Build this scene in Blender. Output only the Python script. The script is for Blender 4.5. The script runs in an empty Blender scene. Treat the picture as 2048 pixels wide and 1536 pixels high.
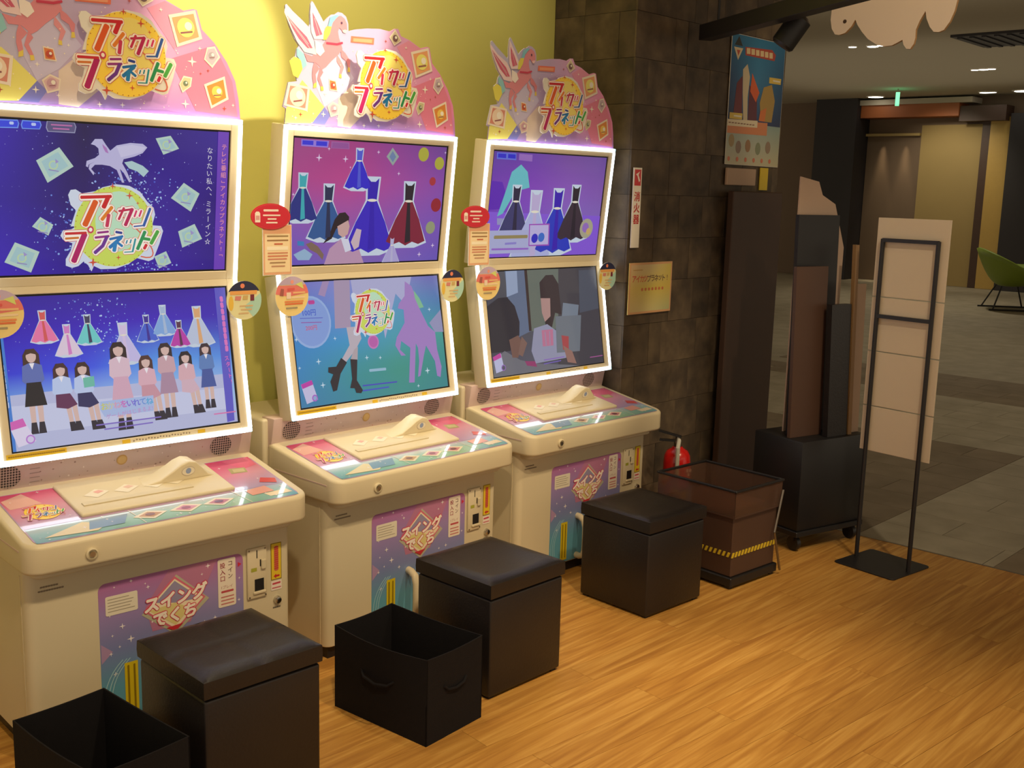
import bpy, bmesh, math, random
from mathutils import Vector, Matrix
random.seed(7)
scene = bpy.context.scene
COL = scene.collection

# ------------------------------------------------------------------ camera
cam_d = bpy.data.cameras.new('camera'); cam_d.sensor_width = 36.0
cam_d.lens = 2181.642 * 36.0 / 2048.0; cam_d.clip_end = 200
cam = bpy.data.objects.new('camera', cam_d); COL.objects.link(cam); scene.camera = cam
YAW, PIT, ROL = .8247, -.175, .0267
fw = Vector((math.sin(YAW)*math.cos(PIT), math.cos(YAW)*math.cos(PIT), math.sin(PIT)))
rt = Vector((math.cos(YAW), -math.sin(YAW), 0)); up = rt.cross(fw)
r2 = math.cos(ROL)*rt + math.sin(ROL)*up; u2 = -math.sin(ROL)*rt + math.cos(ROL)*up
M = Matrix((r2, u2, -fw)).transposed().to_4x4(); M.translation = Vector((-2.5735, -2.8256, 1.6009))
cam.matrix_world = M

# ------------------------------------------------------------------ world, lights, exposure
scene.view_settings.view_transform = 'Standard'; scene.view_settings.look = 'None'
scene.view_settings.gamma = 1.0; scene.view_settings.exposure = 0.0
scene.view_settings.use_curve_mapping = False
w = bpy.data.worlds.new('world'); scene.world = w; w.use_nodes = True
w.node_tree.nodes['Background'].inputs[0].default_value = (1.0, .84, .62, 1)
w.node_tree.nodes['Background'].inputs[1].default_value = .56

def spot(name, loc, target, power, cone, blend=.5, col=(1, .78, .48), size=.06):
    d = bpy.data.lights.new(name, 'SPOT'); d.energy = power; d.color = col
    d.spot_size = math.radians(cone); d.spot_blend = blend; d.shadow_soft_size = size
    o = bpy.data.objects.new(name, d); COL.objects.link(o); o.location = loc
    o.rotation_euler = (Vector(target) - Vector(loc)).to_track_quat('-Z', 'Y').to_euler()
    return o
def area(name, loc, sx, sy, power, col=(1, .90, .74)):
    d = bpy.data.lights.new(name, 'AREA'); d.shape = 'RECTANGLE'; d.size = sx; d.size_y = sy
    d.energy = power; d.color = col
    o = bpy.data.objects.new(name, d); COL.objects.link(o); o.location = loc; return o
# track spots of the game corner, and fill spots added to brighten single areas
spot('track_or_fill_spot', (.66, -1.45, 3.35), (-.36, .245, 2.17), 400, 22, .3, (1, .90, .66), .03)
spot('track_or_fill_spot', (-.30, -.12, 3.5), (-.35, .68, 2.0), 130, 90, 1.0, (1, .86, .56), .05)
spot('track_or_fill_spot', (.75, -.12, 3.5), (.7, .68, 2.0), 45, 80, 1.0, (1, .86, .56), .05)  # extra wash added to brighten the right part of the green wall
spot('track_or_fill_spot', (-1.9, -2.2, 3.45), (-1.1, -.2, .6), 175, 62, .7)
spot('track_or_fill_spot', (-.5, -2.4, 3.45), (0.0, -.2, .6), 175, 58, .7)
spot('track_or_fill_spot', (.9, -2.2, 3.45), (.95, -.2, .7), 140, 50, .7)
spot('track_or_fill_spot', (-.3, -1.9, 3.45), (.1, -1.9, 0), 210, 46, .8, (1, .78, .46))
spot('track_or_fill_spot', (1.9, -2.6, 3.45), (1.5, -2.3, 0), 25, 60, .8, (1, .78, .46))
spot('track_or_fill_spot', (.7, -1.9, 3.3), (2.3, -.55, 2.42), 70, 26, .6)  # fill spot added to brighten the cloud sign
spot('track_or_fill_spot', (.2, -2.6, 3.4), (2.0, -.85, 1.0), 110, 34, .8, (1, .84, .6))  # fill spot added to brighten the cream boards on the pole stand
# concourse downlights and upward panels added to brighten the ceiling as a cove would
spot('concourse_or_fill_light', (6.0, -.6, 3.5), (6.0, -.6, 0), 70, 110, .9, (1, .88, .68), .1)
spot('concourse_or_fill_light', (10.0, 2.0, 3.5), (10.0, 2.0, 0), 90, 110, .9, (1, .88, .68), .1)
spot('concourse_or_fill_light', (15.0, 4.2, 3.5), (15.0, 4.2, 0), 130, 120, .9, (1, .88, .68), .1)
spot('concourse_or_fill_light', (17.2, 5.6, 3.5), (19.0, 5.7, 1.4), 95, 90, .8, (1, .88, .68), .1)  # fill aimed at the far wall, added to brighten its panels
cv = area('cove_fill_light', (14.0, 4.5, 2.9), 6.0, 6.0, 16, (1, .88, .68)); cv.rotation_euler = (math.pi, 0, 0)
cv = area('cove_fill_light', (7.0, 1.5, 2.9), 4.0, 4.0, 5, (1, .88, .68)); cv.rotation_euler = (math.pi, 0, 0)  # second upward panel, added for the nearer ceiling

# ------------------------------------------------------------------ outlines and print layouts (millimetres)
ART = {'topper': [('P', 1, (236, 226, 120), [-383, 1849, -318, 1946, -290, 1923, -227, 1865, -279, 1808, -389, 1801]),
 ('P', 1, (130, 130, 205), [-279, 1808, -227, 1865, -201, 1840, -226, 1807]),
 ('P', 1, (206, 196, 226), [-269, 2007, -167, 2043, -99, 1971, -167, 1901, -227, 1865, -258, 1925]),
 ('P', 1, (225, 205, 190), [-167, 1897, -103, 1951, -47, 1860, -116, 1802, -171, 1806]),
 ('P', 1, (232, 150, 178), [96, 2097, 151, 2124, 209, 2103, 238, 2057, 177, 1989]),
 ('P', 1, (228, 128, 158), [163, 1961, 308, 2015, 366, 1913, 383, 1806, 242, 1816]),
 ('P', 1, (170, 120, 190), [-171, 1806, -116, 1802, 146, 1811, 243, 1801, -226, 1802]),
 ('P', 3, (240, 225, 205), [-374, 1933, -287, 1925, -298, 1846, -393, 1858]),
 ('P', 4, (215, 140, 120), [-367, 1924, -297, 1918, -307, 1855, -382, 1864]),
 ('C', 5, (240, 215, 190), -338, 1890, 32),
 ('C', 6, (244, 236, 220), -331, 1896, 14),
 ('K', 6, (150, 90, 90), 5, [-354, 1874, -321, 1880]),
 ('P', 3, (240, 225, 205), [86, 2156, 116, 2120, 82, 2099, 59, 2126]),
 ('P', 4, (215, 195, 160), [86, 2150, 110, 2121, 83, 2104, 64, 2126]),
 ('C', 5, (120, 90, 90), 86, 2125, 12),
 ('C', 6, (244, 236, 220), 89, 2128, 5),
 ('K', 6, (150, 90, 90), 2, [79, 2119, 94, 2121]),
 ('P', 3, (240, 225, 205), [161, 2086, 247, 2110, 268, 2029, 186, 1997]),
 ('P', 4, (235, 165, 110), [172, 2080, 241, 2099, 257, 2034, 192, 2009]),
 ('C', 5, (236, 226, 120), 215, 2056, 28),
 ('C', 6, (244, 236, 220), 223, 2061, 12),
 ('K', 6, (150, 90, 90), 5, [199, 2039, 235, 2046]),
 ('P', 3, (240, 225, 205), [283, 2006, 309, 2012, 326, 1981, 299, 1947, 272, 1970]),
 ('P', 4, (205, 180, 190), [286, 2001, 307, 2006, 320, 1982, 299, 1955, 277, 1973]),
 ('C', 5, (175, 160, 165), 298, 1983, 11),
 ('C', 6, (244, 236, 220), 301, 1986, 5),
 ('K', 6, (150, 90, 90), 2, [291, 1977, 306, 1979]),
 ('P', 3, (240, 225, 205), [270, 1896, 340, 1926, 352, 1858, 292, 1826]),
 ('P', 4, (225, 140, 60), [279, 1892, 335, 1916, 344, 1862, 296, 1836]),
 ('C', 5, (240, 200, 90), 313, 1877, 18),
 ('C', 6, (244, 236, 220), 319, 1880, 8),
 ('K', 6, (150, 90, 90), 3, [302, 1866, 327, 1869]),
 ('P', 3, (240, 225, 205), [204, 1916, 232, 1913, 227, 1886, 199, 1866, 189, 1890]),
 ('P', 4, (205, 195, 150), [205, 1911, 227, 1910, 223, 1887, 201, 1872, 193, 1891]),
 ('C', 5, (110, 130, 100), 210, 1894, 8),
 ('C', 6, (244, 236, 220), 212, 1896, 3),
 ('K', 6, (150, 90, 90), 1, [205, 1889, 216, 1891]),
 ('P', 3, (240, 225, 205), [-208, 1959, -179, 1955, -171, 1921, -205, 1923]),
 ('P', 4, (225, 130, 70), [-205, 1955, -181, 1952, -175, 1925, -202, 1926]),
 ('C', 5, (200, 80, 60), -191, 1939, 10),
 ('C', 6, (244, 236, 220), -188, 1941, 4),
 ('K', 6, (150, 90, 90), 1, [-196, 1934, -185, 1936]),
 ('P', 3, (240, 225, 205), [-215, 1868, -192, 1886, -162, 1875, -167, 1844, -201, 1833]),
 ('P', 4, (225, 190, 190), [-210, 1866, -191, 1881, -167, 1872, -171, 1848, -199, 1839]),
 ('C', 5, (205, 160, 175), -188, 1861, 14),
 ('C', 6, (244, 236, 220), -184, 1864, 6),
 ('K', 6, (150, 90, 90), 2, [-195, 1854, -179, 1856]),
 ('P', 3, (235, 120, 90), [-112, 2110, -10, 2115, -12, 2093, -114, 2089]),
 ('P', 4, (240, 160, 120), [-103, 2104, -19, 2109, -21, 2097, -104, 2093]),
 ('S', 3, (250, 240, 225), 233, 1960, 16),
 ('S', 3, (250, 240, 225), 208, 1834, 14),
 ('S', 3, (250, 240, 225), 138, 2098, 7),
 ('S', 3, (250, 240, 225), -232, 1841, 11),
 ('S', 3, (250, 240, 225), -55, 1814, 9),
 ('S', 3, (250, 240, 225), -171, 1830, 7),
 ('S', 3, (250, 240, 225), 12, 1817, 9),
 ('S', 3, (250, 240, 225), -225, 1909, 8),
 ('S', 3, (250, 240, 225), 367, 1841, 6),
 ('S', 3, (250, 240, 225), 259, 2000, 7),
 ('S', 3, (250, 240, 225), -274, 1840, 5),
 ('S', 3, (250, 240, 225), -137, 1968, 6),
 ('S', 3, (250, 240, 225), -346, 1822, 8),
 ('S', 3, (190, 80, 60), -326, 1834, 9),
 ('S', 3, (190, 80, 60), 285, 1938, 6),
 ('S', 3, (190, 80, 60), 43, 2110, 7),
 ('S', 3, (190, 80, 60), 337, 1829, 8),
 ('S', 3, (190, 80, 60), 260, 1927, 5)], 'horse': [('P', 3, (226, 142, 152), [-311, 2033, -278, 2026, -246, 2055, -223, 2080, -208, 2104, -201, 2130, -190, 2154, -173, 2167, -156, 2171, -140, 2163, -131, 2147, -130, 2128, -137, 2116, -148, 2117, -155, 2126, -164, 2131, -169, 2118, -165, 2098, -156, 2079, -150, 2063, -168, 2042, -196, 2020, -220, 1997, -236, 1987, -263, 2007, -296, 2007]),
 ('C', 6, (90, 60, 90), -154, 2148, 4),
 ('P', 5, (244, 200, 200), [-137, 2116, -148, 2117, -151, 2124, -139, 2128, -131, 2127]),
 ('P', 3, (222, 138, 148), [-158, 2064, -138, 2051, -116, 2027, -119, 2005, -127, 2005, -133, 2024, -155, 2036]),
 ('P', 3, (228, 150, 158), [-173, 2043, -157, 2024, -143, 2004, -155, 1978, -164, 1980, -158, 2001, -175, 2019]),
 ('P', 3, (222, 138, 148), [-268, 2011, -247, 1989, -264, 1969, -260, 1944, -273, 1936, -278, 1961, -276, 1987]),
 ('P', 3, (222, 138, 148), [-244, 1997, -232, 1978, -245, 1960, -233, 1932, -244, 1931, -257, 1956]),
 ('P', 4, (232, 205, 90), [-119, 2005, -127, 2005, -129, 1989, -117, 1990]),
 ('P', 4, (232, 205, 90), [-155, 1978, -164, 1980, -165, 1967, -154, 1966]),
 ('P', 4, (232, 205, 90), [-260, 1944, -273, 1936, -274, 1923, -261, 1927]),
 ('P', 4, (232, 205, 90), [-233, 1932, -244, 1931, -242, 1917, -231, 1919]),
 ('P', 4, (244, 214, 216), [-386, 2164, -347, 2131, -295, 2105, -273, 2078, -260, 2032, -309, 2036, -339, 2066, -364, 2108, -388, 2152]),
 ('P', 5, (214, 96, 124), [-378, 2144, -342, 2116, -299, 2085, -276, 2052, -297, 2050, -331, 2076, -355, 2105]),
 ('P', 4, (246, 218, 220), [-281, 2191, -253, 2154, -223, 2109, -217, 2087, -269, 2082, -281, 2103, -285, 2166]),
 ('P', 5, (216, 104, 130), [-276, 2167, -254, 2135, -235, 2101, -261, 2092, -272, 2123]),
 ('P', 5, (250, 236, 226), [-266, 2079, -237, 2069, -226, 2047, -245, 2029, -264, 2040]),
 ('P', 5, (140, 200, 215), [-212, 2132, -202, 2161, -178, 2171, -164, 2171, -178, 2159, -192, 2144, -198, 2127]),
 ('P', 5, (232, 220, 90), [-218, 2129, -197, 2131, -204, 2107, -219, 2086, -232, 2083, -229, 2111]),
 ('P', 4, (232, 220, 90), [-338, 2015, -314, 2004, -317, 1981, -336, 1950, -355, 1958, -364, 1986, -370, 2002, -351, 2017]),
 ('P', 4, (150, 205, 210), [-339, 2047, -311, 2030, -300, 1995, -317, 1981, -323, 2006, -340, 2021]),
 ('K', 6, (238, 196, 200), 2, [-374, 2138, -293, 2063]),
 ('K', 6, (238, 196, 200), 2, [-365, 2126, -288, 2051]),
 ('K', 6, (240, 200, 204), 2, [-268, 2149, -247, 2097]),
 ('K', 5, (206, 60, 90), 7, [-218, 2075, -174, 2076, -151, 2083])], 's0u': [('P', 3, (185, 212, 200), [-172, 394, -132, 342, -205, 294, -236, 355]),
 ('P', 4, (165, 200, 205), [-176, 381, -147, 343, -200, 309, -222, 353]),
 ('C', 5, (190, 215, 170), -189, 344, 13),
 ('C', 6, (168, 202, 206), -189, 344, 9),
 ('K', 6, (150, 140, 190), 3, [-202, 331, -175, 327]),
 ('P', 6, (160, 150, 205), [-184, 362, -174, 354, -183, 348]),
 ('P', 3, (185, 212, 200), [159, 443, 187, 406, 137, 386, 112, 433]),
 ('P', 4, (165, 200, 205), [156, 436, 176, 409, 140, 395, 122, 429]),
 ('C', 5, (190, 215, 170), 146, 415, 13),
 ('C', 6, (168, 202, 206), 146, 415, 9),
 ('K', 6, (150, 140, 190), 3, [132, 400, 162, 397]),
 ('P', 6, (160, 150, 205), [151, 433, 163, 426, 153, 419]),
 ('P', 3, (185, 212, 200), [205, 304, 258, 272, 230, 216, 164, 257]),
 ('P', 4, (165, 200, 205), [207, 292, 245, 269, 225, 229, 177, 259]),
 ('C', 5, (190, 215, 170), 211, 260, 13),
 ('C', 6, (168, 202, 206), 211, 260, 9),
 ('K', 6, (150, 140, 190), 3, [196, 245, 228, 241]),
 ('P', 6, (160, 150, 205), [216, 279, 229, 271, 218, 264]),
 ('P', 3, (185, 212, 200), [244, 178, 271, 131, 205, 104, 190, 155]),
 ('P', 4, (165, 200, 205), [240, 168, 259, 134, 212, 114, 201, 151]),
 ('C', 5, (190, 215, 170), 225, 139, 13),
 ('C', 6, (168, 202, 206), 225, 139, 9),
 ('K', 6, (150, 140, 190), 3, [210, 125, 242, 119]),
 ('P', 6, (160, 150, 205), [230, 159, 243, 150, 232, 143]),
 ('P', 3, (185, 212, 200), [-226, 198, -190, 176, -204, 145, -249, 171]),
 ('P', 4, (165, 200, 205), [-224, 191, -198, 175, -208, 153, -240, 171]),
 ('C', 5, (190, 215, 170), -220, 170, 13),
 ('C', 6, (168, 202, 206), -220, 170, 9),
 ('K', 6, (150, 140, 190), 3, [-233, 157, -206, 152]),
 ('P', 6, (160, 150, 205), [-215, 188, -205, 180, -214, 174]),
 ('P', 3, (185, 212, 200), [-296, 127, -229, 99, -253, 40, -325, 71]),
 ('P', 4, (165, 200, 205), [-291, 115, -242, 95, -259, 53, -311, 75]),
 ('C', 5, (190, 215, 170), -278, 82, 13),
 ('C', 6, (168, 202, 206), -278, 82, 9),
 ('K', 6, (150, 140, 190), 3, [-291, 69, -265, 64]),
 ('P', 6, (160, 150, 205), [-274, 100, -263, 92, -272, 86]),
 ('P', 3, (185, 212, 200), [152, 94, 170, 57, 130, 41, 114, 78]),
 ('P', 4, (165, 200, 205), [149, 86, 162, 60, 133, 48, 122, 75]),
 ('C', 5, (190, 215, 170), 139, 65, 13),
 ('C', 6, (168, 202, 206), 139, 65, 9),
 ('K', 6, (150, 140, 190), 3, [124, 51, 155, 45]),
 ('P', 6, (160, 150, 205), [144, 84, 156, 76, 146, 69]),
 ('P', 4, (190, 185, 225), [-83, 407, -71, 422, -50, 423, -38, 406, -26, 391, -7, 407, 34, 416, 72, 415, 86, 405, 72, 388, 47, 377, 14, 368, 10, 356, 24, 333, 37, 305, 32, 301, 15, 328, 3, 340, 17, 300, 10, 300, -6, 336, -27, 347, -50, 350, -71, 349, -82, 337, -72, 326, -75, 319, -89, 337, -87, 349, -71, 358, -89, 349, -91, 341, -97, 344, -95, 359, -71, 368, -59, 378, -61, 396, -71, 404]),
 ('P', 4, (175, 205, 210), [16, 359, 39, 364, 73, 351, 92, 336, 76, 318, 56, 334, 31, 342]),
 ('P', 5, (175, 120, 190), [-50, 409, -37, 398, -31, 383, -40, 386, -47, 398]),
 ('P', 5, (205, 200, 232), [-7, 403, 39, 411, 81, 405, 68, 391, 39, 382, 6, 373]),
 ('LOGO', 6, -12, 170, 128, 1),
 ('T', 6, (225, 220, 235), 'なりたい私へ、ミラーイン☆', 289, 264, 21, 1, 0, 0),
 ('P', 3, (112, 62, 190), [315, 472, 357, 471, 354, 28, 314, 31]),
 ('T', 4, (235, 150, 170), 'テレビ番組「アイカツプラネット!」', 337, 247, 19, 1, 0, 0.4),
 ('P', 3, (110, 150, 240), [-343, 461, -284, 463, -280, 453, -283, 440, -343, 438]),
 ('P', 4, (52, 70, 225), [-343, 458, -285, 460, -283, 452, -286, 443, -343, 441]),
 ('P', 3, (110, 150, 240), [-272, 463, -224, 463, -220, 452, -225, 440, -273, 439, -276, 450]),
 ('P', 4, (52, 70, 225), [-270, 460, -226, 460, -223, 452, -227, 442, -271, 442, -273, 450]),
 ('K', 5, (190, 205, 250), 8, [-304, 453, -297, 453]),
 ('K', 5, (190, 205, 250), 8, [-246, 453, -238, 453]),
 ('P', 3, (150, 150, 185), [-206, 465, -130, 466, -124, 453, -128, 435, -204, 435, -209, 446]),
 ('P', 4, (90, 84, 130), [-204, 463, -131, 463, -127, 453, -130, 438, -202, 437, -206, 447]),
 ('K', 5, (190, 110, 170), 4, [-194, 455, -137, 455]),
 ('K', 5, (190, 110, 170), 4, [-189, 445, -145, 445])], 's0l': [('P', 2, (186, 190, 226), [-391, 196, -340, 197, -211, 198, -16, 195, 320, 197, 332, 44, -380, 31, -409, 28]),
 ('P', 3, (202, 206, 236), [-394, 168, -159, 161, 325, 152, 332, 84, -28, 84, -403, 85]),
 ('P', 3, (66, 128, 214), [-370, 392, -345, 398, -343, 32, -409, 30]),
 ('P', 3, (95, 90, 200), [314, 480, 352, 481, 338, 44, 312, 41]),
 ('T', 4, (225, 110, 190), 'スタート!', 337, 208, 17, 1, 7, 0.8),
 ('K', 4, (225, 120, 195), 11, [334, 443, 335, 431]),
 ('K', 4, (225, 120, 195), 11, [334, 423, 335, 411]),
 ('K', 4, (225, 120, 195), 11, [334, 403, 335, 391]),
 ('K', 4, (225, 120, 195), 11, [335, 383, 335, 371]),
 ('K', 4, (225, 120, 195), 11, [335, 363, 335, 351]),
 ('K', 4, (225, 120, 195), 11, [335, 344, 336, 331]),
 ('K', 4, (225, 120, 195), 11, [335, 324, 336, 311]),
 ('K', 4, (225, 120, 195), 11, [335, 304, 336, 291]),
 ('K', 4, (225, 120, 195), 11, [336, 284, 336, 271]),
 ('K', 4, (190, 205, 240), 12, [-357, 283, -357, 272]),
 ('K', 4, (190, 205, 240), 12, [-357, 265, -357, 254]),
 ('K', 4, (190, 205, 240), 12, [-357, 248, -356, 236]),
 ('K', 4, (190, 205, 240), 12, [-356, 230, -356, 218]),
 ('K', 4, (190, 205, 240), 12, [-356, 212, -356, 201]),
 ('K', 4, (190, 205, 240), 12, [-356, 194, -356, 183]),
 ('K', 4, (190, 205, 240), 12, [-355, 177, -355, 165]),
 ('GOWN', 3, -232, 430, 90, (215, 90, 90), (235, 120, 170)),
 ('GOWN', 3, -167, 386, 90, (215, 130, 200), (225, 205, 225)),
 ('GOWN', 3, -104, 411, 85, (60, 60, 95), (110, 205, 205)),
 ('GOWN', 3, 0, 380, 120, (215, 195, 230), (200, 190, 235)),
 ('GOWN', 3, 76, 400, 80, (60, 45, 150), (70, 100, 210)),
 ('GOWN', 3, 132, 427, 90, (170, 190, 220), (130, 170, 225)),
 ('GOWN', 3, 180, 377, 80, (90, 50, 80), (190, 60, 170)),
 ('GOWN', 3, 245, 417, 120, (225, 170, 120), (190, 200, 225)),
 ('PER', 5, -276, 325, -302, 81, (70, 45, 40), (96, 112, 180), (30, 28, 38), 0),
 ('PER', 5, -198, 277, -220, 76, (70, 42, 45), (190, 205, 240), (100, 48, 88), 1),
 ('PER', 5, -135, 275, -157, 72, (60, 38, 42), (190, 205, 240), (48, 48, 96), 1),
 ('PER', 5, -22, 326, -51, 60, (45, 32, 38), (222, 190, 205), (215, 170, 192), 0),
 ('PER', 5, 60, 279, 38, 76, (80, 50, 50), (222, 175, 190), (205, 150, 165), 1),
 ('PER', 5, 126, 312, 100, 79, (52, 38, 46), (205, 165, 175), (175, 140, 165), 0),
 ('PER', 5, 190, 281, 168, 82, (40, 32, 42), (220, 175, 185), (215, 180, 195), 1),
 ('PER', 5, 260, 301, 237, 93, (60, 44, 58), (95, 130, 190), (70, 90, 160), 0),
 ('P', 9, (110, 190, 170), [-136, 227, -103, 230, -103, 200, -135, 198]),
 ('P', 8, (172, 190, 232), [-93, 152, 73, 154, 72, 123, 69, 106, -84, 106, -95, 129]),
 ('T', 9, (205, 205, 110), 'お', -81, 137, 24, 0, 4.5, 0.8),
 ('T', 9, (205, 200, 170), 'か', -62, 137, 24, 0, 4.5, 0.8),
 ('T', 9, (215, 160, 190), 'ね', -42, 137, 24, 0, 4.5, 0.8),
 ('T', 9, (205, 110, 190), 'を', -22, 138, 24, 0, 4.5, 0.8),
 ('T', 9, (140, 110, 210), 'い', -2, 138, 24, 0, 4.5, 0.8),
 ('T', 9, (110, 110, 215), 'れ', 18, 138, 24, 0, 4.5, 0.8),
 ('T', 9, (110, 150, 220), 'て', 38, 138, 24, 0, 4.5, 0.8),
 ('T', 9, (90, 170, 220), 'ね', 59, 138, 24, 0, 4.5, 0.8),
 ('T', 9, (196, 150, 206), 'ゲームがはじまるよ!', -6, 111, 16, 0, 4.5, 0.4),
 ('K', 9, (130, 110, 200), 4, [-111, 84, 90, 85]),
 ('K', 9, (130, 110, 200), 4, [-88, 69, 62, 71]),
 ('K', 9, (220, 120, 180), 4, [268, 72, 343, 72]),
 ('P', 8, (225, 215, 240), [-359, 121, -317, 130, -287, 61, -337, 49]),
 ('P', 9, (215, 100, 185), [-359, 121, -317, 130, -309, 107, -352, 99]),
 ('C', 9, (190, 130, 215), -302, 68, 13),
 ('C', 10, (215, 205, 235), -302, 68, 9)], 's1u': [('S', 3, (225, 205, 235), -245, 401, 14),
 ('S', 3, (225, 205, 235), -131, 401, 13),
 ('S', 3, (225, 205, 235), -205, 433, 7),
 ('S', 3, (225, 205, 235), 16, 431, 8),
 ('S', 3, (225, 205, 235), -343, 275, 7),
 ('S', 3, (225, 205, 235), 119, 358, 8),
 ('S', 3, (225, 205, 235), 253, 57, 11),
 ('S', 3, (225, 205, 235), 319, 90, 10),
 ('S', 3, (225, 205, 235), 344, 443, 6),
 ('S', 3, (225, 205, 235), -107, 373, 5),
 ('P', 3, (150, 120, 220), [-323, 459, -207, 459, -210, 436, -322, 437]),
 ('P', 4, (40, 40, 215), [-318, 456, -273, 456, -273, 442, -318, 442]),
 ('P', 4, (40, 40, 215), [-261, 456, -215, 456, -215, 441, -261, 441]),
 ('P', 3, (165, 95, 165), [-197, 458, -119, 458, -117, 435, -198, 435]),
 ('P', 4, (150, 80, 155), [-193, 455, -123, 455, -121, 437, -193, 437]),
 ('GOWN', 5, -195, 311, 190, (40, 48, 82), (50, 90, 150)),
 ('GOWN', 5, 1, 339, 265, (52, 30, 175), (60, 40, 190)),
 ('GOWN', 5, 177, 327, 230, (40, 32, 44), (130, 35, 60)),
 ('GOWN', 5, -307, 346, 160, (60, 170, 180), (40, 50, 130)),
 ('GOWN', 5, -70, 439, 140, (80, 90, 210), (50, 40, 200)),
 ('GOWN', 5, 111, 123, 95, (185, 180, 215), (175, 165, 215)),
 ('C', 4, (175, 170, 60), 233, 432, 26),
 ('C', 4, (175, 170, 60), 317, 402, 24),
 ('C', 4, (170, 50, 60), 290, 334, 16),
 ('C', 4, (150, 35, 50), 318, 245, 26),
 ('C', 4, (150, 155, 120), 299, 159, 24),
 ('P', 4, (150, 165, 160), [54, 417, 80, 450, 113, 419, 87, 386]),
 ('P', 5, (110, 130, 170), [67, 417, 81, 438, 99, 418, 85, 398]),
 ('P', 5, (130, 105, 90), [-280, 105, -257, 112, -227, 96, -200, 67, -204, 48, -230, 72, -260, 85]),
 ('P', 5, (150, 180, 210), [-329, 70, -284, 89, -249, 69, -262, 49, -309, 50]),
 ('P', 6, (60, 130, 190), [-316, 117, -288, 114, -287, 99, -315, 101]),
 ('P', 7, (44, 32, 40), [-163, 190, -143, 213, -118, 216, -99, 200, -99, 178, -153, 158, -170, 123, -208, 105, -181, 139]),
 ('P', 7, (205, 165, 160), [-149, 166, -102, 188, -94, 166, -100, 138, -121, 126, -142, 138]),
 ('P', 6, (190, 150, 180), [-177, 87, -130, 122, -95, 118, -46, 88, -17, 31, -197, 31]),
 ('P', 7, (215, 215, 232), [-130, 124, -95, 120, -79, 81, -106, 73]),
 ('P', 7, (205, 180, 190), [-84, 109, -62, 158, -39, 153, -46, 92, -66, 81])], 's1l': [('P', 3, (170, 150, 180), [-154, 475, -83, 473, -100, 302, -171, 303]),
 ('P', 3, (165, 140, 185), [-204, 473, -174, 473, -201, 418, -229, 427]),
 ('P', 3, (175, 175, 215), [-78, 473, 215, 473, 172, 368, 128, 413, 56, 249, 47, 342, -66, 292]),
 ('P', 4, (190, 178, 190), [-120, 304, -63, 303, -57, 258, -89, 220, -138, 180, -154, 193, -114, 239]),
 ('P', 4, (180, 165, 172), [-96, 221, -77, 231, -85, 182, -117, 187]),
 ('P', 5, (38, 34, 46), [-158, 197, -134, 178, -168, 141, -191, 84, -209, 81, -217, 117, -201, 142, -222, 151, -219, 169, -184, 168]),
 ('P', 5, (38, 34, 46), [-118, 189, -86, 184, -98, 110, -75, 71, -84, 61, -107, 65, -112, 82, -132, 85, -119, 117]),
 ('P', 5, (165, 128, 198), [179, 457, 210, 438, 227, 395, 239, 351, 275, 280, 308, 255, 310, 185, 324, 118, 313, 78, 296, 85, 292, 143, 254, 207, 238, 170, 210, 94, 197, 91, 211, 151, 212, 201, 203, 219, 177, 72, 149, 74, 173, 205, 131, 234, 121, 202, 147, 178, 124, 179, 100, 220, 111, 249, 157, 301, 159, 351, 131, 357, 138, 374, 171, 402]),
 ('P', 6, (130, 190, 150), [219, 421, 244, 390, 262, 354, 239, 351, 221, 391]),
 ('P', 4, (150, 150, 190), [283, 292, 349, 340, 352, 252, 308, 255]),
 ('E', 3, (150, 178, 228), -271, 333, 86, 92),
 ('E', 4, (132, 160, 222), -271, 333, 78, 84),
 ('T', 5, (60, 90, 200), '100円', -276, 366, 25, 0, 0, 0.5),
 ('K', 5, (195, 60, 150), 14, [-272, 402, -252, 402]),
 ('T', 5, (205, 90, 130), '200円', -274, 313, 20, 0, 0, 0.5),
 ('K', 5, (95, 110, 200), 3, [-317, 349, -221, 345]),
 ('K', 5, (150, 90, 170), 3, [-314, 334, -228, 330]),
 ('LOGO', 7, 8, 352, 88, 1),
 ('C', 7, (205, 120, 190), -4, 242, 26),
 ('C', 8, (190, 95, 175), -4, 242, 20),
 ('S', 4, (205, 225, 240), -258, 193, 12),
 ('S', 4, (205, 225, 240), -342, 277, 9),
 ('S', 4, (205, 225, 240), -176, 268, 8),
 ('S', 4, (205, 225, 240), -41, 187, 10),
 ('S', 4, (205, 225, 240), 22, 181, 8),
 ('S', 4, (205, 225, 240), 249, 110, 14),
 ('S', 4, (205, 225, 240), -250, 109, 12),
 ('S', 4, (205, 225, 240), 290, 344, 9),
 ('S', 4, (205, 225, 240), 195, 57, 8),
 ('S', 4, (205, 225, 240), -341, 178, 7),
 ('K', 6, (70, 70, 190), 5, [-73, 87, 89, 84]),
 ('K', 6, (70, 80, 200), 5, [-75, 69, 48, 69]),
 ('K', 6, (150, 190, 215), 10, [-34, 139, 41, 137]),
 ('P', 6, (200, 195, 230), [-344, 121, -297, 132, -278, 62, -327, 51]),
 ('P', 7, (195, 60, 170), [-344, 121, -297, 132, -292, 116, -339, 105]),
 ('C', 7, (175, 90, 200), -291, 68, 12),
 ('C', 8, (150, 170, 215), -291, 68, 8)], 's2u': [('P', 3, (95, 110, 215), [-336, 458, -225, 459, -222, 431, -334, 432]),
 ('P', 4, (35, 35, 200), [-329, 454, -283, 454, -282, 437, -328, 438]),
 ('P', 4, (35, 35, 200), [-272, 454, -229, 454, -227, 437, -271, 438]),
 ('P', 3, (150, 105, 190), [-208, 458, -129, 457, -127, 429, -207, 432]),
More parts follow.
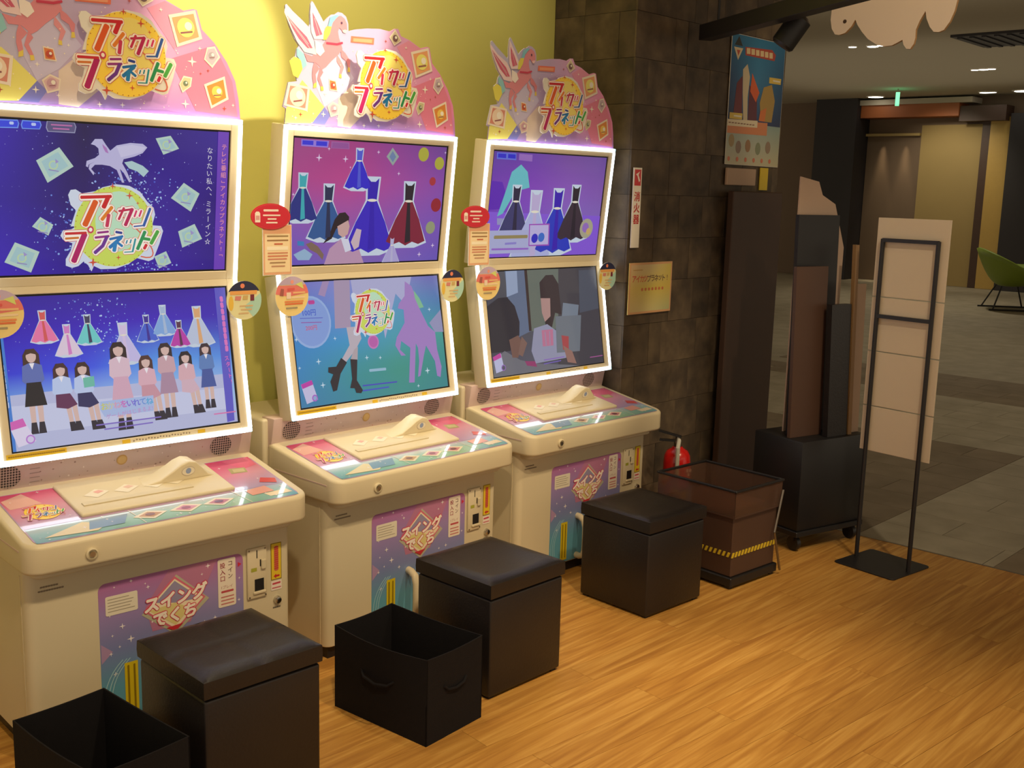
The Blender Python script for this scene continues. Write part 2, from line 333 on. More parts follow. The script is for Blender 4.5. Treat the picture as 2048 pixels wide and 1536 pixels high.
 ('P', 2, (96, 40, 180), [-373, 346, -288, 341, -267, 304, -273, 232, -357, 227]),
 ('P', 2, (135, 90, 215), [-356, 220, 409, 203, 419, 16, -359, 28]),
 ('GOWN', 5, -200, 328, 215, (38, 36, 66), (60, 60, 110)),
 ('GOWN', 5, -80, 307, 285, (190, 175, 215), (175, 180, 225)),
 ('GOWN', 5, 58, 318, 270, (60, 30, 175), (45, 60, 190)),
 ('GOWN', 5, 169, 336, 235, (42, 34, 46), (60, 46, 60)),
 ('P', 4, (105, 190, 200), [-263, 311, -241, 383, -191, 415, -148, 386, -127, 322, -208, 305, -270, 213, -301, 201]),
 ('P', 4, (150, 150, 195), [-300, 194, -135, 190, -142, 163, -296, 167]),
 ('P', 7, (172, 175, 215), [-350, 143, -100, 145, -85, 48, -353, 47]),
 ('P', 8, (160, 80, 185), [-108, 170, 20, 172, 31, 76, -98, 76]),
 ('P', 9, (190, 180, 225), [-102, 165, 13, 166, 23, 82, -93, 81]),
 ('C', 10, (50, 45, 190), -66, 109, 20),
 ('C', 10, (60, 110, 200), -25, 113, 20),
 ('K', 8, (150, 135, 90), 14, [-305, 116, -113, 117]),
 ('K', 8, (140, 130, 205), 9, [-239, 88, -176, 90]),
 ('K', 8, (150, 100, 200), 8, [-314, 66, -99, 65]),
 ('C', 6, (170, 165, 140), 265, 149, 44),
 ('C', 7, (150, 110, 190), 258, 153, 22),
 ('C', 8, (200, 170, 110), 280, 136, 15)], 's2l': [('P', 2, (98, 112, 140), [-232, 476, -110, 475, -104, 214, -217, 184]),
 ('P', 3, (150, 165, 195), [-226, 473, -159, 473, -164, 381, -233, 365]),
 ('P', 2, (104, 112, 104), [-102, 475, 102, 473, 67, 212, -104, 212]),
 ('P', 3, (60, 46, 48), [-114, 474, -97, 475, -102, 214, -118, 214]),
 ('P', 2, (70, 66, 74), [102, 473, 354, 475, 372, 30, 44, 36]),
 ('P', 3, (80, 84, 98), [236, 463, 352, 462, 351, 285, 217, 272]),
 ('P', 4, (120, 130, 145), [112, 323, 215, 308, 200, 253, 96, 264]),
 ('P', 4, (56, 44, 50), [-27, 418, 16, 448, 63, 448, 92, 408, 96, 272, 55, 282, 24, 215, -11, 222, -29, 350]),
 ('P', 5, (178, 140, 135), [-29, 350, 31, 347, 23, 269, -15, 247, -29, 287]),
 ('P', 4, (150, 150, 176), [-87, 223, -2, 236, 92, 180, 101, 80, -95, 73, -115, 128]),
 ('P', 5, (190, 120, 150), [-41, 212, 31, 212, 25, 141, -43, 142]),
 ('K', 6, (150, 150, 176), 4, [-21, 203, -21, 145]),
 ('K', 6, (150, 150, 176), 4, [8, 204, 4, 145]),
 ('P', 6, (112, 118, 128), [54, 266, 224, 262, 194, 102, 42, 107]),
 ('P', 7, (170, 70, 75), [81, 181, 128, 173, 121, 118, 84, 116]),
 ('P', 8, (150, 110, 100), [86, 136, 142, 106, 164, 49, 106, 60]),
 ('P', 5, (42, 40, 52), [-357, 330, -286, 363, -233, 365, -192, 325, -172, 257, -180, 201, -243, 139, -355, 139]),
 ('P', 6, (120, 88, 80), [-244, 186, -188, 201, -165, 166, -200, 107, -234, 110]),
 ('P', 7, (128, 98, 90), [-168, 195, -138, 164, -173, 109, -198, 121]),
 ('P', 5, (112, 112, 122), [-356, 102, -276, 142, -188, 96, -95, 73, 223, 34, -355, 37]),
 ('P', 6, (150, 60, 110), [-162, 89, -100, 83, -90, 58, -151, 69]),
 ('P', 7, (190, 190, 225), [-346, 120, -300, 134, -287, 63, -337, 54]),
 ('P', 8, (200, 70, 160), [-349, 122, -303, 136, -299, 117, -345, 105]),
 ('C', 8, (150, 110, 190), -292, 73, 13),
 ('C', 9, (90, 85, 105), -292, 73, 9),
 ('K', 7, (140, 100, 190), 4, [-44, 83, 87, 86]),
 ('K', 7, (120, 100, 190), 4, [-46, 66, 63, 71]),
 ('K', 7, (170, 90, 150), 4, [259, 68, 346, 69])], 'poster': []}
TOPO = [-389, 1801, -383, 1849, -396, 1855, -374, 1934, -339, 1940, -343, 1959, -353, 1983, -362, 2008, -345, 2019, -340, 2042, -330, 2054, -348, 2075, -370, 2117, -383, 2157, -383, 2175, -377, 2179, -354, 2161, -316, 2137, -290, 2119, -285, 2129, -286, 2158, -282, 2193, -276, 2203, -269, 2197, -248, 2169, -228, 2142, -212, 2158, -195, 2170, -180, 2173, -167, 2182, -151, 2181, -133, 2171, -124, 2150, -123, 2125, -95, 2134, -39, 2144, 18, 2149, 63, 2146, 86, 2158, 101, 2159, 115, 2136, 154, 2127, 209, 2104, 241, 2113, 253, 2111, 268, 2057, 308, 2022, 349, 1969, 377, 1914, 387, 1861, 392, 1799]
LOGOO = [-121, 2045, -114, 2059, -100, 2061, -82, 2050, -37, 2058, -24, 2068, 16, 2078, 57, 2074, 89, 2058, 112, 2029, 132, 2011, 137, 1991, 128, 1959, 156, 1957, 163, 1942, 152, 1903, 134, 1857, 119, 1851, 80, 1862, 59, 1845, 18, 1831, -27, 1831, -47, 1841, -54, 1825, -64, 1844, -77, 1855, -92, 1842, -110, 1837, -128, 1844, -128, 1863, -114, 1887, -109, 1908, -135, 1918, -143, 1930, -136, 1945, -112, 1948, -97, 1957, -114, 1956, -99, 2002, -114, 2017]
LC = (13, 1955, 126)
LETN = [((205, 30, 40), 18, [-0.778, 0.667, -0.095, 0.698]), ((205, 30, 40), 26, [-0.151, 0.698, -0.262, 0.452]), ((225, 90, 30), 32, [-0.452, 0.571, -0.69, 0.048]), ((230, 130, 40), 20, [-0.071, 0.452, -0.302, 0.167]), ((205, 50, 90), 20, [-0.143, 0.278, -0.183, 0.016]), ((190, 35, 80), 12, [0.095, 0.365, 0.429, 0.413]), ((190, 30, 90), 20, [0.413, 0.413, 0.254, 0.04]), ((200, 40, 80), 14, [0.214, 0.437, 0.095, 0.175]), ((220, 50, 110), 11, [0.516, 0.373, 0.468, 0.238]), ((220, 50, 110), 11, [0.635, 0.381, 0.587, 0.246]), ((45, 90, 170), 16, [0.849, 0.429, 0.698, 0.024]), ((45, 90, 170), 8, [0.46, 0.008, 0.722, 0.032]), ((205, 40, 50), 14, [-1.127, -0.151, -0.667, -0.135]), ((215, 120, 50), 12, [-1.127, -0.262, -0.841, -0.246]), ((180, 25, 100), 32, [-0.698, -0.167, -0.944, -0.778]), ((150, 40, 130), 12, [-0.397, -0.135, -0.151, -0.111]), ((150, 45, 130), 13, [-0.452, -0.246, -0.135, -0.214]), ((110, 50, 150), 20, [-0.183, -0.23, -0.278, -0.437, -0.46, -0.595]), ((45, 60, 150), 14, [0.032, -0.119, 0.167, -0.143]), ((30, 110, 180), 14, [-0.111, -0.286, 0.19, -0.222]), ((30, 120, 185), 20, [0.151, -0.254, -0.111, -0.476]), ((30, 130, 190), 22, [0.024, -0.357, -0.008, -0.556]), ((30, 120, 185), 14, [0.079, -0.373, 0.183, -0.452]), ((40, 140, 170), 8, [0.302, -0.317, 0.278, -0.389]), ((40, 140, 170), 8, [0.397, -0.302, 0.373, -0.381]), ((40, 150, 160), 11, [0.5, -0.286, 0.437, -0.579]), ((40, 150, 160), 6, [0.238, -0.595, 0.452, -0.587]), ((40, 150, 90), 20, [0.73, -0.119, 0.556, -0.524]), ((50, 155, 80), 17, [0.698, -0.278, 0.849, -0.302]), ((80, 170, 70), 22, [1.048, -0.111, 0.889, -0.397]), ((215, 40, 60), 18, [0.77, -0.429, 0.722, -0.516])]
RING = [-0.563, -0.063]
CLO = [-264, 2647, -282, 2474, -280, 2425, -289, 2384, -307, 2358, -328, 2354, -357, 2361, -384, 2386, -403, 2417, -415, 2392, -440, 2359, -471, 2326, -512, 2300, -550, 2288, -588, 2290, -614, 2301, -635, 2311, -642, 2289, -656, 2271, -674, 2269, -688, 2290, -693, 2315, -692, 2349, -706, 2386, -729, 2426, -737, 2392, -754, 2357, -773, 2335, -796, 2332, -817, 2339, -840, 2371, -857, 2415, -865, 2459, -858, 2582]
LAMPS = [(11.36, 4.11, 0.05), (11.45, 3.87, 0.07), (11.41, 3.74, 0.05), (14.65, 3.74, 0.05), (14.65, 3.61, 0.07), (14.64, 3.49, 0.06), (18.2, 4.86, 0.1), (18.2, 4.74, 0.07), (18.2, 6.95, 0.14), (18.2, 4.19, 0.16), (13.26, 6.25, 0.05)]
LAMPLAB = ['small ceiling light left of the cloud sign tip', 'ceiling light just below the cloud sign', 'ceiling light touching the lower edge of the cloud sign', 'left light of the trio under the air vent', 'middle light of the trio under the air vent', 'right light of the trio under the air vent', 'left light of the pair above the gold edge board', 'right light of the pair above the gold edge board', 'bright ceiling light beside the green exit sign', 'bright ceiling light at the right edge, above the dark bay', 'faint ceiling light right beside the poster']

# ------------------------------------------------------------------ helpers
def s2l(c):
    return tuple((x/12.92 if x <= .04045 else ((x+.055)/1.055)**2.4) for x in c)
def hexc(h):
    if not isinstance(h, str): return s2l(tuple(v/255 for v in h))
    return s2l(tuple(int(h[i:i+2], 16)/255 for i in (0, 2, 4)))
def rgb(r, g, b): return s2l((r/255, g/255, b/255)) + (1,)

def mat(name, col, rough=.5, metal=0, spec=.5, vary=.06, scale=12, bump=0, coat=0, alpha=None, trans=0):
    m = bpy.data.materials.new(name); m.use_nodes = True
    nt = m.node_tree; b = nt.nodes['Principled BSDF']
    tc = nt.nodes.new('ShaderNodeTexCoord'); nz = nt.nodes.new('ShaderNodeTexNoise')
    nz.inputs['Scale'].default_value = scale; nz.inputs['Detail'].default_value = 4
    nt.links.new(tc.outputs['Object'], nz.inputs['Vector'])
    mx = nt.nodes.new('ShaderNodeMix'); mx.data_type = 'RGBA'
    c = col
    mx.inputs[6].default_value = tuple(x*(1-vary) for x in c[:3]) + (1,)
    mx.inputs[7].default_value = tuple(min(1, x*(1+vary)) for x in c[:3]) + (1,)
    nt.links.new(nz.outputs[0], mx.inputs[0]); nt.links.new(mx.outputs[2], b.inputs['Base Color'])
    b.inputs['Roughness'].default_value = rough; b.inputs['Metallic'].default_value = metal
    b.inputs['Specular IOR Level'].default_value = spec
    b.inputs['Coat Weight'].default_value = coat; b.inputs['Coat Roughness'].default_value = .05
    b.inputs['Transmission Weight'].default_value = trans
    if bump:
        bp = nt.nodes.new('ShaderNodeBump'); bp.inputs['Strength'].default_value = bump
        bp.inputs['Distance'].default_value = .002
        n2 = nt.nodes.new('ShaderNodeTexNoise'); n2.inputs['Scale'].default_value = scale*14
        nt.links.new(tc.outputs['Object'], n2.inputs['Vector'])
        nt.links.new(n2.outputs[0], bp.inputs['Height']); nt.links.new(bp.outputs[0], b.inputs['Normal'])
    return m
def emat(name, col, strength):
    m = bpy.data.materials.new(name); m.use_nodes = True; b = m.node_tree.nodes['Principled BSDF']
    b.inputs['Base Color'].default_value = (.8, .8, .8, 1)
    b.inputs['Emission Color'].default_value = col; b.inputs['Emission Strength'].default_value = strength
    return m
def attr_mat(name, rough=.4, emit=0.0, coat=0):
    m = bpy.data.materials.new(name); m.use_nodes = True; nt = m.node_tree; b = nt.nodes['Principled BSDF']
    a = nt.nodes.new('ShaderNodeVertexColor'); a.layer_name = 'Col'
    if emit:
        b.inputs['Base Color'].default_value = (.01, .01, .012, 1)
        nt.links.new(a.outputs[0], b.inputs['Emission Color']); b.inputs['Emission Strength'].default_value = emit
    else:
        nt.links.new(a.outputs[0], b.inputs['Base Color'])
    b.inputs['Roughness'].default_value = rough; b.inputs['Coat Weight'].default_value = coat
    b.inputs['Coat Roughness'].default_value = .04
    return m

class MB:
    def __init__(s): s.v = []; s.f = []
    def add(s, vs, fs):
        o = len(s.v); s.v += [tuple(v) for v in vs]; s.f += [tuple(i+o for i in f) for f in fs]; return s
    def box(s, x0, x1, y0, y1, z0, z1):
        return s.add([(x, y, z) for z in (z0, z1) for x, y in ((x0, y0), (x1, y0), (x1, y1), (x0, y1))],
                     [(3, 2, 1, 0), (4, 5, 6, 7), (0, 1, 5, 4), (1, 2, 6, 5), (2, 3, 7, 6), (3, 0, 4, 7)])
    def hexa(s, p):      # 8 points: bottom ring then top ring
        return s.add(p, [(3, 2, 1, 0), (4, 5, 6, 7), (0, 1, 5, 4), (1, 2, 6, 5), (2, 3, 7, 6), (3, 0, 4, 7)])
    def prism(s, pts, fn, d0, d1):   # pts 2D outline, fn(a,b,d) -> xyz
        n = len(pts)
        vs = [fn(a, b, d0) for a, b in pts] + [fn(a, b, d1) for a, b in pts]
        return s.add(vs, [tuple(range(n))[::-1], tuple(range(n, 2*n))] + [(i, (i+1) % n, n+(i+1) % n, n+i) for i in range(n)])
    def tube(s, path, r, n=10, caps=True):
        path = [Vector(p) for p in path]; rings = []
        for i, p in enumerate(path):
            d = (path[min(i+1, len(path)-1)] - path[max(i-1, 0)]).normalized()
            a = d.orthogonal().normalized() if i == 0 else (pa - d*pa.dot(d)).normalized()
            pa = a; b = d.cross(a)
            rr = r[i] if isinstance(r, (list, tuple)) else r
            rings.append([p + a*math.cos(t)*rr + b*math.sin(t)*rr for t in [2*math.pi*k/n for k in range(n)]])
        vs = [q for R in rings for q in R]; fs = []
        for i in range(len(rings)-1):
            for k in range(n): fs.append((i*n+k, i*n+(k+1) % n, (i+1)*n+(k+1) % n, (i+1)*n+k))
        if caps: fs += [tuple(range(n))[::-1], tuple(range((len(rings)-1)*n, len(rings)*n))]
        return s.add(vs, fs)
    def lathe(s, prof, c=(0, 0, 0), n=24, axis='z'):
        vs = []; fs = []
        for r, h in prof:
            for k in range(n):
                t = 2*math.pi*k/n; a, b = r*math.cos(t), r*math.sin(t)
                q = {'z': (a, b, h), 'y': (a, h, b), 'x': (h, a, b)}[axis]
                vs.append((q[0]+c[0], q[1]+c[1], q[2]+c[2]))
        m = len(prof)
        for i in range(m-1):
            for k in range(n): fs.append((i*n+k, i*n+(k+1) % n, (i+1)*n+(k+1) % n, (i+1)*n+k))
        fs += [tuple(range(n))[::-1], tuple(range((m-1)*n, m*n))]
        return s.add(vs, fs)
def rrect(x0, x1, y0, y1, r, n=6, rs=None):
    rs = rs or (r, r, r, r); pts = []
    for (cx, cy, a0, q) in ((x1, y1, 0, rs[0]), (x0, y1, 90, rs[1]), (x0, y0, 180, rs[2]), (x1, y0, 270, rs[3])):
        sx = -1 if cx == x1 else 1; sy = -1 if cy == y1 else 1
        if q <= 0: pts.append((cx, cy)); continue
        for k in range(n+1):
            t = math.radians(a0 + 90*k/n); pts.append((cx+sx*q+q*math.cos(t), cy+sy*q+q*math.sin(t)))
    return pts
def obj(name, mb, material, parent=None, bevel=0, seg=2, smooth=False, angle=40):
    me = bpy.data.meshes.new(name); me.from_pydata(mb.v, [], mb.f)
    bm = bmesh.new(); bm.from_mesh(me)
    bmesh.ops.recalc_face_normals(bm, faces=bm.faces)
    if bevel:
        es = [e for e in bm.edges if len(e.link_faces) == 2 and e.calc_face_angle(0) > math.radians(angle)]
        bmesh.ops.bevel(bm, geom=es, offset=bevel, segments=seg, affect='EDGES', profile=.5, clamp_overlap=True)
    if smooth or bevel:
        for f in bm.faces: f.smooth = True
        for e in bm.edges:
            e.smooth = not (len(e.link_faces) == 2 and e.calc_face_angle(0) > math.radians(35))
    bm.to_mesh(me); bm.free()
    me.materials.append(material)
    o = bpy.data.objects.new(name, me); COL.objects.link(o); o.parent = parent
    return o
def empty(name, loc=(0, 0, 0), rz=0):
    o = bpy.data.objects.new(name, None); COL.objects.link(o); o.location = loc; o.rotation_euler = (0, 0, rz)
    o.empty_display_size = .1; return o
def tag(o, label=None, cat=None, group=None, kind=None):
    if label: o['label'] = label
    if cat: o['category'] = cat
    if group: o['group'] = group
    if kind: o['kind'] = kind
    return o
def copy_tree(o, parent=None):
    c = o.copy(); COL.objects.link(c); c.parent = parent
    for ch in o.children: copy_tree(ch, c)
    return c

# ------------------------------------------------------------------ flat print: coloured shapes on a plane
_glyph = {}
def glyphs(text, bold=0.0, shear=0.0):
    k = (text, bold, shear)
    if k not in _glyph:
        c = bpy.data.curves.new('t', 'FONT'); c.body = text; c.size = 1.0; c.offset = .03*bold; c.shear = shear
        c.resolution_u = 2; c.dimensions = '2D'; c.fill_mode = 'FRONT'
        o = bpy.data.objects.new('t', c); COL.objects.link(o); bpy.context.view_layer.update()
        ev = o.evaluated_get(bpy.context.evaluated_depsgraph_get()); me = ev.to_mesh()
        vs = [(v.co.x, v.co.y) for v in me.vertices]; fs = [tuple(p.vertices) for p in me.polygons]
        ev.to_mesh_clear(); bpy.data.objects.remove(o); bpy.data.curves.remove(c)
        if vs:
            cx = (min(v[0] for v in vs)+max(v[0] for v in vs))/2; cy = (min(v[1] for v in vs)+max(v[1] for v in vs))/2
            vs = [(a-cx, b-cy) for a, b in vs]
        _glyph[k] = (vs, fs)
    return _glyph[k]
EPS = .0004
class Print:
    """plane frame O,U,V,N; all 2D coordinates in millimetres"""
    def __init__(s, O, U, V, N): s.O, s.U, s.V, s.N = Vector(O), Vector(U), Vector(V), Vector(N); s.v = []; s.f = []; s.c = []
    def pt(s, a, b, L): return s.O + s.U*(a/1000) + s.V*(b/1000) + s.N*(EPS*L)
    def raw(s, L, pts, faces, cols):
        s.n = getattr(s, 'n', 0)+1; L = L+(s.n % 48)*.02   # no two shapes share one plane
        o = len(s.v); s.v += [tuple(s.pt(a, b, L)) for a, b in pts]
        for f in faces:
            s.f.append(tuple(i+o for i in f)); s.c.append([cols[i] for i in f] if isinstance(cols, list) else [cols]*len(f))
    def poly(s, L, c, pts): s.raw(L, pts, [tuple(range(len(pts)))], hexc(c))
    def ell(s, L, c, x, y, rx, ry, n=28): s.poly(L, c, [(x+rx*math.cos(2*math.pi*k/n), y+ry*math.sin(2*math.pi*k/n)) for k in range(n)])
    def star(s, L, c, x, y, r):
        s.poly(L, c, [(x+(r if k % 2 == 0 else r*.26)*math.cos(math.pi*k/4), y+(r if k % 2 == 0 else r*.26)*math.sin(math.pi*k/4)) for k in range(8)])
    def stroke(s, L, c, w, pts):
        for i in range(len(pts)-1):
            a, b = Vector(pts[i]), Vector(pts[i+1]); d = (b-a).normalized(); n = Vector((-d.y, d.x))*w/2; e = d*w*.28
            s.poly(L, c, [tuple(a-e*.2+n), tuple(a-e-n*.0+n*.5), tuple(a-e-n*.5), tuple(a-e*.2-n), tuple(b+e*.2-n), tuple(b+e-n*.5), tuple(b+e+n*.5), tuple(b+e*.2+n)])
    def grid(s, L, x0, x1, y0, y1, rows, nx=14, ny=10):   # rows: top to bottom lists of hex colours
        R = [[Vector(hexc(h)) for h in r] for r in rows]; pts = []; cols = []
        for j in range(ny+1):
            for i in range(nx+1):
                u = i/nx*(len(R[0])-1); v = (1-j/ny)*(len(R)-1); a = min(int(u), len(R[0])-2); b = min(int(v), len(R)-2)
                p, q = u-a, v-b
                c = (R[b][a]*(1-p)+R[b][a+1]*p)*(1-q)+(R[b+1][a]*(1-p)+R[b+1][a+1]*p)*q
                pts.append((x0+(x1-x0)*i/nx, y0+(y1-y0)*j/ny)); cols.append(tuple(c))
        s.raw(L, pts, [(j*(nx+1)+i, j*(nx+1)+i+1, (j+1)*(nx+1)+i+1, (j+1)*(nx+1)+i) for j in range(ny) for i in range(nx)], cols)
    def text(s, L, c, t, x, y, size, vert=0, rot=0, bold=0, shear=0):
        if bold:      # heavier strokes: the same glyphs laid down again in a small ring
            for k in range(8 if bold > 1 else 4):
                a = 2*math.pi*k/(8 if bold > 1 else 4); d = size*.028*bold
                s.text(L, c, t, x+d*math.cos(a), y+d*math.sin(a), size, vert, rot, 0, shear)
        ca, sa = math.cos(math.radians(rot)), math.sin(math.radians(rot))
        if vert:
            n = len(t)
            for k, ch in enumerate(t):
                vs, fs = glyphs(ch); yy = ((n-1)/2-k)*size*1.12
                q = [((-b, a) if ch in 'ー「」' else (a, b)) for a, b in vs]
                if ch in '、': q = [(a+.3, b+.3) for a, b in q]
                s.raw(L, [(x+(a*size)*ca-(b*size+yy)*sa, y+(a*size)*sa+(b*size+yy)*ca) for a, b in q], fs, hexc(c))
        else:
            vs, fs = glyphs(t, 0, shear)
            s.raw(L, [(x+(a*ca-b*sa)*size, y+(a*sa+b*ca)*size) for a, b in vs], fs, hexc(c))
    def logo(s, L, cx, cy, r, plate=True, lit=0):
        cA, cB, cP = ('cfe060', 'c0e4c4', 'd4dcec') if lit else ('ffd94a', 'f7e27a', 'f6ead6')
        P = lambda a, b: (cx+a*r, cy+b*r)
        if plate:
            s.poly(L, cP, [P((LOGOO[i]-LC[0])/LC[2], (LOGOO[i+1]-LC[1])/LC[2]) for i in range(0, len(LOGOO), 2)])
        s.ell(L+1, cA, cx, cy, r*.93, r*.93); s.ell(L+2, cB, cx+.1*r, cy+.12*r, r*.55, r*.7)
        if r > 60:
            for k in range(44):
                t = 2*math.pi*k/44; s.ell(L+2, 'b06a3a', cx+r*.9*math.cos(t), cy+r*.9*math.sin(t), r*.014, r*.014, 5)
        for x, y, q in ((.35, .72, .1), (-.05, .93, .08), (-.5, -.82, .12), (.1, -.72, .07), (.55, .55, .05)): s.star(L+2, 'd2503c', cx+x*r, cy+y*r, q*r)
        el = [(1.16*math.cos(t), .3*math.sin(t)) for t in [2*math.pi*k/30 for k in range(31)]]
        el = [(a*.80+b*.6, -a*.60+b*.8) for a, b in el]
        for i in range(30):
            if i not in range(12, 27): s.stroke(L+3, 'e06a50', r*.03, [P(*el[i]), P(*el[i+1])])
        for w2, c2, l2 in ((.165, 'd8606c', 3), (.125, 'fff4e4', 4), (0, None, 5)):
            for c, w_, p in LETN:
                q = [P(p[i], p[i+1]) for i in range(0, len(p), 2)]
                s.stroke(L+l2, c2 or c, (w_*.52/126+w2*.62)*r, q)
        s.ell(L+5, 'd03c5a', cx+RING[0]*r, cy+RING[1]*r, r*.075, r*.085); s.ell(L+6, 'fff4e4', cx+RING[0]*r, cy+RING[1]*r, r*.04, r*.045)
    def gown(s, L, x, y, h, c1, c2):
        s.poly(L, 'c9d6e6', [(x-.13*h, y+.02*h), (x+.13*h, y+.02*h), (x+.11*h, y-.3*h), (x+.46*h, y-.98*h), (x+.2*h, y-1.06*h), (x-.2*h, y-1.06*h), (x-.46*h, y-.98*h), (x-.11*h, y-.3*h)])
        s.poly(L+1, c1, [(x-.10*h, y), (x-.04*h, y-.05*h), (x+.04*h, y-.05*h), (x+.10*h, y), (x+.08*h, y-.3*h), (x-.08*h, y-.3*h)])
        s.poly(L+1, c2, [(x-.08*h, y-.3*h), (x+.08*h, y-.3*h), (x+.26*h, y-.6*h), (x+.42*h, y-.95*h), (x+.28*h, y-1.0*h), (x+.14*h, y-.96*h), (x, y-1.02*h), (x-.14*h, y-.96*h), (x-.28*h, y-1.0*h), (x-.42*h, y-.95*h), (x-.26*h, y-.6*h)])
        s.poly(L+2, c1, [(x-.03*h, y-.3*h), (x+.03*h, y-.3*h), (x+.1*h, y-.95*h), (x-.02*h, y-.98*h)])
        s.ell(L+2, 'e8e2d0', x, y-.3*h, .085*h, .02*h, 12)
    def person(s, L, x0, y0, x1, y1, hair, top, bot, seat):
        h = y0-y1; r = h*(.075 if not seat else .085); cx = x0; sk = 'd9b8b0'
        s.poly(L, hair, [(cx-1.25*r, y0-r), (cx-.7*r, y0-.1*r), (cx+.6*r, y0-.05*r), (cx+1.25*r, y0-r), (cx+1.3*r, y0-3.4*r), (cx+.7*r, y0-3.6*r), (cx-.8*r, y0-3.6*r), (cx-1.35*r, y0-3.2*r)])
        s.ell(L+1, sk, cx, y0-1.25*r, .78*r, 1.0*r, 14)
        s.poly(L+2, hair, [(cx-.85*r, y0-1.0*r), (cx-.6*r, y0-.1*r), (cx+.6*r, y0-.1*r), (cx+.85*r, y0-1.0*r), (cx, y0-.75*r)])
        s.poly(L+1, top, [(cx-1.5*r, y0-2.7*r), (cx-.4*r, y0-2.25*r), (cx+.4*r, y0-2.25*r), (cx+1.5*r, y0-2.7*r), (cx+1.7*r, y0-5*r), (cx+1.1*r, y0-5.6*r), (cx-1.1*r, y0-5.6*r), (cx-1.7*r, y0-5*r)])
        s.poly(L+2, 'f2ecf2', [(cx-.4*r, y0-2.3*r), (cx+.4*r, y0-2.3*r), (cx, y0-3.3*r)])
        if seat:
            s.poly(L+2, bot, [(cx-1.2*r, y0-5.3*r), (cx+1.2*r, y0-5.3*r), (cx+2.3*r, y0-7.3*r), (cx+.6*r, y0-7.9*r), (cx-1.3*r, y0-7.5*r)])
            for d in (.7, 1.7): s.poly(L+1, sk, [(cx+d*r-.45*r, y0-7.2*r), (cx+d*r+.45*r, y0-7.2*r), (cx+d*r+.75*r, y1+.5*r), (cx+d*r+.1*r, y1+.5*r)]); s.poly(L+2, '2c2838', [(cx+d*r-.1*r, y1+1.6*r), (cx+d*r+.8*r, y1+1.6*r), (cx+d*r+1.3*r, y1), (cx+d*r, y1)])
        else:
            s.poly(L+2, bot, [(cx-1.1*r, y0-5.3*r), (cx+1.1*r, y0-5.3*r), (cx+1.7*r, y0-9*r), (cx-1.7*r, y0-9*r)])
            for d in (-.6, .6): s.poly(L+1, sk, [(cx+d*r-.45*r, y0-8.8*r), (cx+d*r+.45*r, y0-8.8*r), (cx+d*r+.35*r, y1+.5*r), (cx+d*r-.35*r, y1+.5*r)]); s.poly(L+2, '2c2838', [(cx+d*r-.4*r, y1+1.8*r), (cx+d*r+.4*r, y1+1.8*r), (cx+d*r+.6*r, y1), (cx+d*r-.6*r, y1)])
    def items(s, L0, lst):
        for it in lst:
            k, L = it[0], it[1]+L0
            pp = lambda q: [(q[i], q[i+1]) for i in range(0, len(q), 2)]
            if k == 'P': s.poly(L, it[2], pp(it[3]))
            elif k == 'C': s.ell(L, it[2], it[3], it[4], it[5], it[5], 20)
            elif k == 'E': s.ell(L, it[2], *it[3:7])
            elif k == 'S': s.star(L, it[2], *it[3:6])
            elif k == 'K': s.stroke(L, it[2], it[3], pp(it[4]))
            elif k == 'T': s.text(L, it[2], *it[3:])
            elif k == 'LOGO': s.logo(L, it[2], it[3], it[4], True, it[5])
            elif k == 'GOWN': s.gown(L, *it[2:])
            elif k == 'PER': s.person(L, *it[2:])
    def build(s, name, material, parent=None):
        me = bpy.data.meshes.new(name); me.from_pydata(s.v, [], s.f)
        ca = me.color_attributes.new('Col', 'FLOAT_COLOR', 'CORNER')
        flat = []
        for cs in s.c:
            for c in cs: flat += [c[0], c[1], c[2], 1.0]
        ca.data.foreach_set('color', flat)
        # keep every face looking along +N
        me.update(); flip = []
        for i, p in enumerate(me.polygons):
            if p.normal.dot(s.N) < 0: flip.append(i)
        if flip:
            bm = bmesh.new(); bm.from_mesh(me); bm.faces.ensure_lookup_table()
            bmesh.ops.reverse_faces(bm, faces=[bm.faces[i] for i in flip]); bm.to_mesh(me); bm.free()
        me.materials.append(material); o = bpy.data.objects.new(name, me); COL.objects.link(o); o.parent = parent
        return o

# ------------------------------------------------------------------ materials
M_ = {}
M_['cream'] = mat('cream_plastic', rgb(216, 202, 170), .38, vary=.02, scale=3)
M_['cream2'] = mat('cream_painted_metal', rgb(212, 199, 168), .45, vary=.02, scale=4)
M_['green'] = mat('green_wall_paint', rgb(206, 200, 112), .75, spec=.25, vary=.02, scale=2, bump=.15)
M_['black'] = mat('black_plastic', rgb(30, 29, 31), .42, vary=.1)
M_['blackmetal'] = mat('black_metal', rgb(34, 32, 34), .45, vary=.1)
M_['bezel'] = mat('screen_bezel', rgb(16, 16, 22), .25, vary=.05)
M_['leather'] = mat('black_leatherette', rgb(33, 29, 30), .36, spec=.5, vary=.12, scale=9, bump=.25)
M_['fabric'] = mat('black_fabric', rgb(27, 25, 28), .85, spec=.2, vary=.12, scale=30, bump=.3)
M_['band'] = mat('pink_beige_band', rgb(206, 180, 172), .4, vary=.03)
M_['metal'] = mat('chrome', rgb(200, 196, 188), .22, 1, vary=.03)
M_['steel'] = mat('dull_steel', rgb(160, 152, 140), .35, 1, vary=.04)
M_['print'] = attr_mat('flat_print', .38)
M_['gloss_print'] = attr_mat('glossy_print', .25, 0, 1.0)
M_['screen'] = attr_mat('lit_screen', .3, .8, .3)
M_['led'] = emat('led_white', (.80, .90, 1, 1), 5.0)
M_['ledc'] = emat('led_cyan', (.35, .85, 1, 1), 2.2)
M_['white'] = mat('white_paper', rgb(236, 230, 218), .6, vary=.02)
